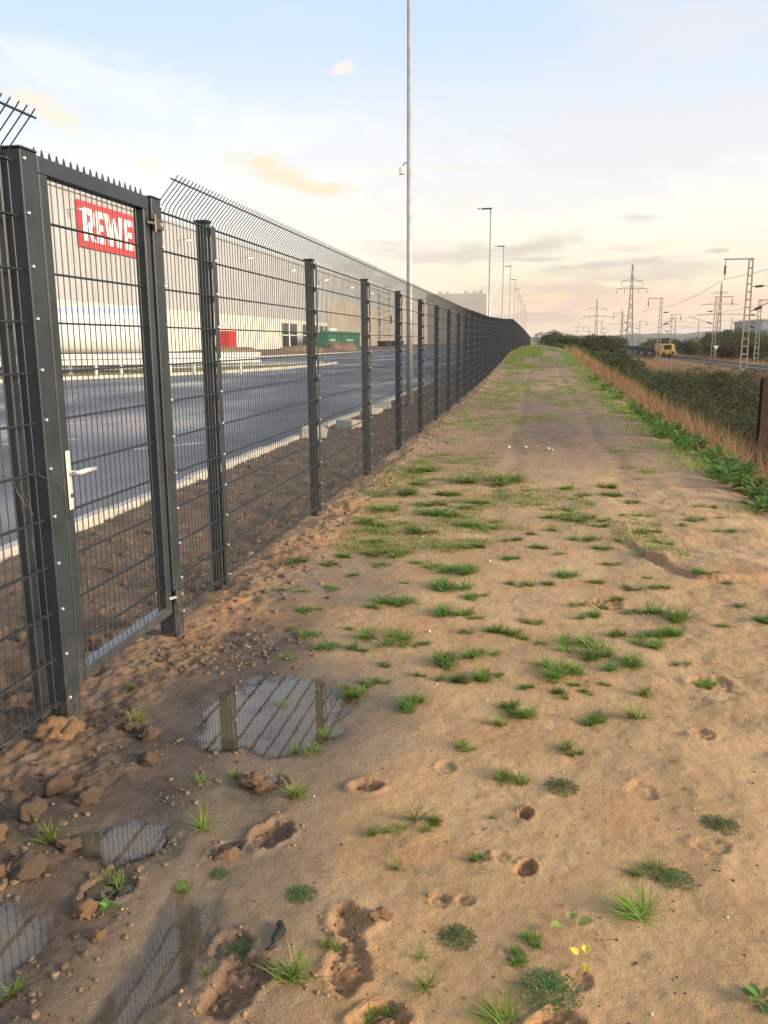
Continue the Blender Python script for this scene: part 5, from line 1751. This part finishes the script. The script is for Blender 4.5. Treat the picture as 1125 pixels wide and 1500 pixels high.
MB().bev(-1.25, 1.25, 5.9, 9.5, 3.755, 4.05, .18).build('roof', DARK, cab)
MB().bev(-1.0, 1.0, 9.4, 13.6, 1.35, 2.9, .18).build('hood', YELLOW, lo)
for sx in (-1.15, 1.15):
    hl = MB().tube([(sx, -.02, 1.62), (sx, -.08, 1.62)], .14, 10).build('headlight', WHITE, lo)
for sx in (-1.45, 1.45):
    for z in (1.9, 2.5):
        MB().tube([(sx, .1, z), (sx, 5.9, z)], .035, 5).build('handrail', YELLOW, lo)
    MB().tube([(sx, .1, 1.3), (sx, .1, 2.55)], .04, 5).build('handrail', YELLOW, lo)
    MB().box(sx - .25, sx + .25, .0, .3, .05, .12).build('step', DARK, lo)
    MB().box(sx - .28, sx + .28, -.03, .02, .7, 1.34).build('hazard_plate', YELLOW, lo)
MB().box(-1.2, 1.2, -.03, .02, .84, 1.34).build('buffer_beam', YELLOW, lo)
for y in (2, 4.4, 9.6, 12):
    for sx in (-.75, .75):
        MB().tube([(sx - .06, y, .5), (sx + .06, y, .5)], .5, 14).build('wheel', DARK, lo)
for k in range(4):
    wg = thing('flat_wagon', ['dark low flat wagon coupled right behind the yellow locomotive', 'second dark flat wagon behind the locomotive', 'third dark flat wagon behind the locomotive', 'last dark flat wagon of the train'][k], 'wagon', (26.8, 201.5 + k * 15.5, -2.0), group='flat wagons of the train')
    MB().box(-1.45, 1.45, 0, 14.6, .9, 2.15).build('deck', DARK, wg)
    for y in (1.8, 12.6):
        for sx in (-.75, .75):
            MB().tube([(sx - .06, y, .5), (sx + .06, y, .5)], .48, 12).build('wheel', DARK, wg)


# ------------------------------------------------------------------ catenary masts, wires, pylons
def mast(x, y, h, side, label, z0=-2.6, arm=3.0, beam=2.6):
    """lattice mast: two channel legs tapering upward joined by rungs; top beam to one side, slanted cantilever to the other"""
    t = thing('catenary_mast', label, 'mast', (x, y, z0), group='lattice masts along the railway')
    for sx in (-1, 1):
        MB().add([(sx * .36 - .06, -.12, -1), (sx * .36 + .06, -.12, -1), (sx * .36 + .06, .12, -1), (sx * .36 - .06, .12, -1), (sx * .18 - .05, -.1, h), (sx * .18 + .05, -.1, h), (sx * .18 + .05, .1, h), (sx * .18 - .05, .1, h)],
                 [(3, 2, 1, 0), (4, 5, 6, 7), (0, 1, 5, 4), (1, 2, 6, 5), (2, 3, 7, 6), (3, 0, 4, 7)]).build('leg', GALV_MAST, t)
    n = int(h / .75)
    for k in range(n):
        z = .3 + k * (h - .4) / (n - 1)
        w = .36 - .18 * z / h - .052
        MB().box(-w, w, -.09, .09, z, z + .13).build('rung', GALV_MAST, t)
    MB().box(*sorted((side * -.3, side * beam)), -.06, .06, h + .005, h + .15).build('top_beam', GALV_MAST, t)
    i1 = MB().tube([(side * (beam - .15), 0, h), (side * (beam - .15), 0, h - .5), (side * (beam - .15), 0, h - .55), (side * (beam - .15), 0, h - 1.4), (side * (beam - .15), 0, h - 1.45), (side * (beam - .15), 0, h - 1.9)], [.03, .03, .11, .11, .03, .03], 7)
    i1.build('insulator', CERAMIC, t)
    s2 = -side
    MB().tube([(s2 * .3, 0, h * .58), (s2 * .9, 0, h * .60), (s2 * arm, 0, h * .70)], .06, 6).build('cantilever', GALV_MAST, t)
    MB().tube([(s2 * .7, 0, h * .592), (s2 * 1.35, 0, h * .613)], .15, 7).build('insulator', CERAMIC, t)
    MB().tube([(s2 * .3, 0, h * .78), (s2 * .6, 0, h * .78), (s2 * .61, 0, h * .78), (s2 * 1.35, 0, h * .785), (s2 * 1.36, 0, h * .785), (s2 * 1.8, 0, h * .785)], [.03, .03, .12, .12, .03, .03], 7).build('insulator', CERAMIC, t)
    return t


mast(21.3, 95, 12.2, -1, 'tallest pale lattice mast standing before the rails at the right border')
mast(24.1, 180, 12.3, -1, 'lattice mast in front of the yellow locomotive')
mast(24.4, 262, 12.0, -1, 'lattice mast left of the locomotive beyond the brambles')
mast(24.6, 345, 11.5, -1, 'thin lattice mast farther left along the line')
mast(25, 440, 11, -1, 'tiny lattice mast at the far end of the line')
mast(35.4, 185, 12.6, 1, 'pale lattice mast behind the rails with a pale plate at its foot', beam=3.2, arm=5.0)
mast(35.5, 150, 10.4, 1, 'reddish lattice mast just behind the tallest one')
mast(36.4, 250, 11, 1, 'lattice mast behind the rails past the locomotive')
mast(37, 330, 11, 1, 'small lattice mast in the trees left of the big pylon')


def sag(a, b, s, r, name, label, n=14, group=None):
    a, b = Vector(a), Vector(b)
    pts = []
    for i in range(n + 1):
        u = i / n
        p = a.lerp(b, u)
        p.z -= s * 4 * u * (1 - u)
        pts.append(p)
    tag(MB().tube(pts, r, 4).build(name, WIRE), label, 'wire', group)


G = 'overhead wires along the railway'
hx = 21.3 - 2.45
sag((hx, 20, 8.6), (hx, 95, 7.7), .8, .02, 'overhead_wire', 'wire running from the tallest mast out of the right border', group=G)
sag((hx, 95, 7.7), (24.1 - 2.45, 180, 7.8), .9, .02, 'overhead_wire', 'wire between the tallest mast and the locomotive mast', group=G)
sag((24.1 - 2.45, 180, 7.8), (24.4 - 2.45, 262, 7.5), .8, .02, 'overhead_wire', 'wire past the locomotive mast into the distance', group=G)
sag((26.8, 20, 5.9), (26.8, 95, 5.9), .3, .018, 'overhead_wire', 'catenary wire above the near track at the right border', group=G)
sag((26.8, 95, 5.9), (26.8, 180, 5.9), .3, .018, 'overhead_wire', 'catenary wire above the near track before the locomotive', group=G)
sag((26.8, 180, 5.9), (26.8, 345, 5.9), .3, .018, 'overhead_wire', 'catenary wire above the locomotive and its wagons', group=G)


def pylon(x, y, h, label, arms, z0=-2.5, w0=.085):
    t = thing('pylon', label, 'pylon', (x, y, z0), group='power pylons on the horizon')
    W0, W1 = h * w0, h * .012
    r = h * .0038

    def wid(z):
        return W1 + (W0 - W1) * (1 - z / h) ** 1.25
    zs = [h * k / 9 for k in range(10)]
    for sx in (-1, 1):
        for sy in (-1, 1):
            MB().tube([(sx * wid(z) / 2, sy * wid(z) / 2, z) for z in zs], [r * 1.25] * 9 + [r * .8], 4).build('leg', PYLON, t)
    b = MB()
    for k in range(9):
        a, c = wid(zs[k]) / 2, wid(zs[k + 1]) / 2
        for sy in (-1, 1):
            b.tube([(-a, sy * a, zs[k]), (c, sy * c, zs[k + 1])], r * .6, 3)
            b.tube([(a, sy * a, zs[k]), (-c, sy * c, zs[k + 1])], r * .6, 3)
    tag(b.build('bracing', PYLON, t), kind='stuff')
    for zr, hw, drops in arms:
        z = h * zr
        m_ = MB().tube([(-hw, 0, z), (hw, 0, z)], r * 1.1, 4)
        m_.tube([(-hw, 0, z), (0, 0, z + h * .028), (hw, 0, z)], r * .8, 4)
        cr = m_.build('crossarm', PYLON, t)
        for dxx in drops:
            for s in (-1, 1):
                MB().tube([(s * hw * dxx, 0, z), (s * hw * dxx, 0, z - h * .055)], r * .9, 4).build('insulator', CERAMIC, cr)
    return t


pylon(49.8, 490, 44.5, 'tallest power pylon with two wide crossarms behind the trees', [(.80, 5.4, (1,)), (.71, 8.0, (1, .45))])
pylon(45.5, 700, 36.5, 'pinkish faint pylon left of the tallest pylon', [(.78, 7.5, (1,)), (.62, 11.5, (1, .45))])
pylon(117.5, 600, 40.5, 'faded pylon with three crossarms behind the right hand masts', [(.84, 5, ()), (.66, 12.5, ()), (.50, 15, ())], w0=.07)
pylon(83.5, 900, 35, 'faint pylon just left of the tallest pylon', [(.8, 8, ()), (.58, 16, ())])
pylon(45, 1000, 24, 'small faint pylon nearest the fence', [(.78, 10, ()), (.6, 15, ())])
pylon(150, 1000, 30, 'small faint pylon behind the locomotive', [(.8, 12, ()), (.62, 18, ())])
pylon(192, 1100, 30, 'small faint pylon right of the locomotive', [(.8, 14, ()), (.62, 20, ())])
pylon(230, 1100, 30, 'small faint pylon with flat crossarms near the pale mast', [(.9, 16, ())])

# grey building at the right border and the rusty post on the bank
gb_ = thing('grey_hall', 'flat grey hall behind dark trees at the right border', 'building', (72, 300, -2.3))
MB().box(0, 60, -.5, 40, 0, 10.0).build('wall', mat('hall_grey', (.30, .32, .34), .7), gb_)
MB().box(-.3, 60.3, -.8, 40.3, 10.0, 10.5).build('roof_edge', STEEL, gb_)
rp = thing('rusty_post', 'thick rusty steel post on the bank cut by the right border', 'post', (4.56, 18.1, -1.3))
MB().box(-.13, .13, -.13, -.115, -.8, 2.16).build('flange', RUST, rp)
MB().box(-.13, .13, .115, .13, -.8, 2.16).build('flange', RUST, rp)
MB().box(-.008, .008, -.1148, .1148, -.8, 2.16).build('web', RUST, rp)
pt = thing('track_sign', 'white triangular plate on a short stake at the foot of the pale mast', 'sign', (34.6, 178, -1.9))
MB().tube([(0, 0, 0), (0, 0, 2.2)], .05, 5).build('stake', STEEL, pt)
MB().add([(-.5, -.06, 2.4), (.5, -.06, 2.4), (0, -.06, 1.5), (-.5, -.03, 2.4), (.5, -.03, 2.4), (0, -.03, 1.5)], [(0, 2, 1), (3, 4, 5), (0, 1, 4, 3), (1, 2, 5, 4), (2, 0, 3, 5)]).build('plate', WHITE, pt)
for x, y, h, lab in ((19.3, 225, 3.0, 'white signal box post beside the far masts'), (14.2, 225, 2.6, 'small white marker post in the green shrubs'), (10.5, 235, 2.6, 'small white marker post farthest left')):
    s = thing('marker_post', lab, 'marker post', (x, y, -2.6))
    MB().tube([(0, 0, 0), (0, 0, h * .5)], .07, 5).build('stake', STEEL, s)
    MB().bev(-.35, .35, -.1, .1, h * .5, h, .05).build('plate', WHITE, s)

# ------------------------------------------------------------------ trees and shrubs
def crown_mesh(seed, n, lobes, leaf):
    g = np.random.default_rng(seed)
    c = np.stack([g.normal(0, .26, lobes), g.normal(0, .26, lobes), g.uniform(.25, .80, lobes)], -1)
    c[0] = (0, 0, .55)
    rad = g.uniform(.16, .34, lobes)
    k = g.integers(0, lobes, n)
    d = g.normal(0, 1, (n, 3))
    d /= np.linalg.norm(d, axis=1)[:, None]
    rr = rad[k] * g.uniform(.45, 1.08, n) ** .6
    p = c[k] + d * rr[:, None] * np.array([1, 1, .85])
    p[:, 2] = np.maximum(p[:, 2], .02)
    v = leaves(p, g.uniform(.6, 1.4, n) * leaf, g.uniform(0, 6.283, n), g.uniform(-1.0, .8, n), 1.3)
    return np_mesh('crown', *v)


CROWNS = {}
for nm, mt in (('a', TREE_A), ('y', TREE_Y), ('b', TREE_B)):
    CROWNS[nm] = []
    for s in range(4):
        me = crown_mesh(500 + s, 2600, 11, .045)
        me.materials.append(mt)
        CROWNS[nm].append(me)
TRUNK = MB().tube([(0, 0, -.1), (.01, 0, .25), (-.01, .01, .6)], [.035, .026, .012], 7)
TRUNK.tube([(0, 0, .22), (.14, .05, .52)], [.018, .006], 5)
TRUNK.tube([(0, 0, .26), (-.13, -.06, .55)], [.018, .006], 5)
TRUNK = TRUNK.mesh('trunk')
TRUNK.materials.append(BARK)
TLAB = {'a': 'green bushy tree', 'y': 'yellowing bushy tree', 'b': 'brownish half bare tree'}


def tree(x, y, h, w, kind, label):
    t = thing('bushy_tree', label, 'tree', (x, y, float(ground(np.array([x]), np.array([y]))[0]) - .1), random.uniform(0, 6.28), 'trees and bushes beyond the railway')
    t.scale = (w, w, h)
    link('trunk', TRUNK, None, t)
    link('crown', random.choice(CROWNS[kind]), None, t)


for i in range(34):                                   # behind the tracks
    y = 100 + i * 8.2 + random.uniform(-3, 3)
    x = 37.5 + random.uniform(0, 9) + (y - 100) * .012
    kd = random.choice('aaayyb')
    h = random.uniform(2.6, 5.0) * (.8 if y < 150 else 1.12)
    tree(x, y, h, h * random.uniform(1.1, 1.6), kd, TLAB[kd] + ' close behind the railway ' + ('near the tallest mast' if y < 150 else 'beside the locomotive' if y < 235 else 'far along the line'))
for i in range(46):                                   # second belt
    y = 190 + random.uniform(0, 240)
    x = random.uniform(.14, .36) * y + 10
    kd = random.choice('aaaayb')
    h = random.uniform(5.5, 8.5) * (.7 + y / 900)
    tree(x, y, h, h * random.uniform(1.0, 1.4), kd, TLAB[kd] + ' under the hills ' + ('right of the locomotive' if x / y > .23 else 'left of the locomotive'))
for i in range(30):                                   # between path end and railway
    y = 185 + random.uniform(0, 210)
    x = 3.5 + random.uniform(0, 1) * (y * .072)
    kd = random.choice('aaab')
    h = random.uniform(3.4, 6.4)
    tree(x, y, h, h * random.uniform(1.1, 1.5), kd, TLAB[kd] + ' beyond the path end ' + ('beside the fence' if x / y < .06 else 'near the thin masts'))
for x, y, h in ((62, 218, 7.5), (66, 224, 8.5), (70, 232, 8), (64, 236, 7.2)):
    tree(x, y, h, h * .9, 'a', 'dark green tree in front of the flat grey hall')

# low wooded hills on the horizon
HILL = mat('wooded_hill', (.040, .052, .030), .95, 0, 0, .006, 0, 1, col2=(.07, .075, .04))
xs = np.linspace(-900, 2600, 260)
for yb, hh, seed, nm in ((1700, 19, 1, 'low wooded hill range on the horizon'), (2300, 31, 2, 'farther bluish hill range')):
    rid = hh * (.40 + .55 * np.clip(fbm(xs, xs * 0, .0022, 4, seed), -.5, 1)) * sstep(xs, -300, 400) + 3 * fbm(xs, xs * 0, .03, 3, seed + 4) + 6
    rows = [(yb - 260, np.full_like(xs, -4)), (yb - 120, rid * .55), (yb, rid), (yb + 200, rid * .7), (yb + 500, np.full_like(xs, -8))]
    V = np.concatenate([np.stack([xs, np.full_like(xs, y), z], -1) for y, z in rows])
    n = len(xs)
    idx = np.arange(5 * n).reshape(5, n)
    q = np.stack([idx[:-1, :-1], idx[:-1, 1:], idx[1:, 1:], idx[1:, :-1]], -1).reshape(-1, 4)
    o = link('hills', np_mesh('hills', V, q), HILL)
    o.data.shade_smooth()
    tag(o, nm, kind='structure')

# ------------------------------------------------------------------ thin evening haze round the whole place
hz = bpy.data.materials.new('evening_haze')
hz.use_nodes = True
t = hz.node_tree
t.nodes.clear()
pv = t.nodes.new('ShaderNodeVolumePrincipled')
pv.inputs['Color'].default_value = (.93, .90, .88, 1)
pv.inputs['Density'].default_value = .00014
pv.inputs['Anisotropy'].default_value = .0
ho = t.nodes.new('ShaderNodeOutputMaterial')
t.links.new(pv.outputs[0], ho.inputs['Volume'])
haze = MB().box(-1700, 2900, -90, 6100, -60, 55).build('haze', hz)
tag(haze, 'thin evening haze', kind='stuff')

# ------------------------------------------------------------------ labels shared by look-alikes get their place in the row
from collections import defaultdict
ORD = 'first second third fourth fifth sixth seventh eighth ninth tenth eleventh twelfth thirteenth fourteenth fifteenth sixteenth seventeenth eighteenth nineteenth twentieth twenty-first twenty-second twenty-third twenty-fourth twenty-fifth twenty-sixth twenty-seventh twenty-eighth twenty-ninth thirtieth'.split()
same = defaultdict(list)
inv = cam.matrix_world.inverted()
for o in COL.objects:
    if o.parent is None and o.get('label') and o.get('category'):
        same[o['label']].append(o)
for lab, os_ in same.items():
    if 1 < len(os_) <= 30:
        os_.sort(key=lambda o: (lambda p: p.x / -p.z)(inv @ o.location))
        for k, o in enumerate(os_):
            o['label'] = lab + ', ' + (('leftmost' if k == 0 else 'rightmost' if k == len(os_) - 1 else ORD[k] + ' from the left'))
for o in COL.objects:
    if o.parent is None and len(str(o.get('label', '')).split()) > 16:
        print('LONG', o.name, o['label'])
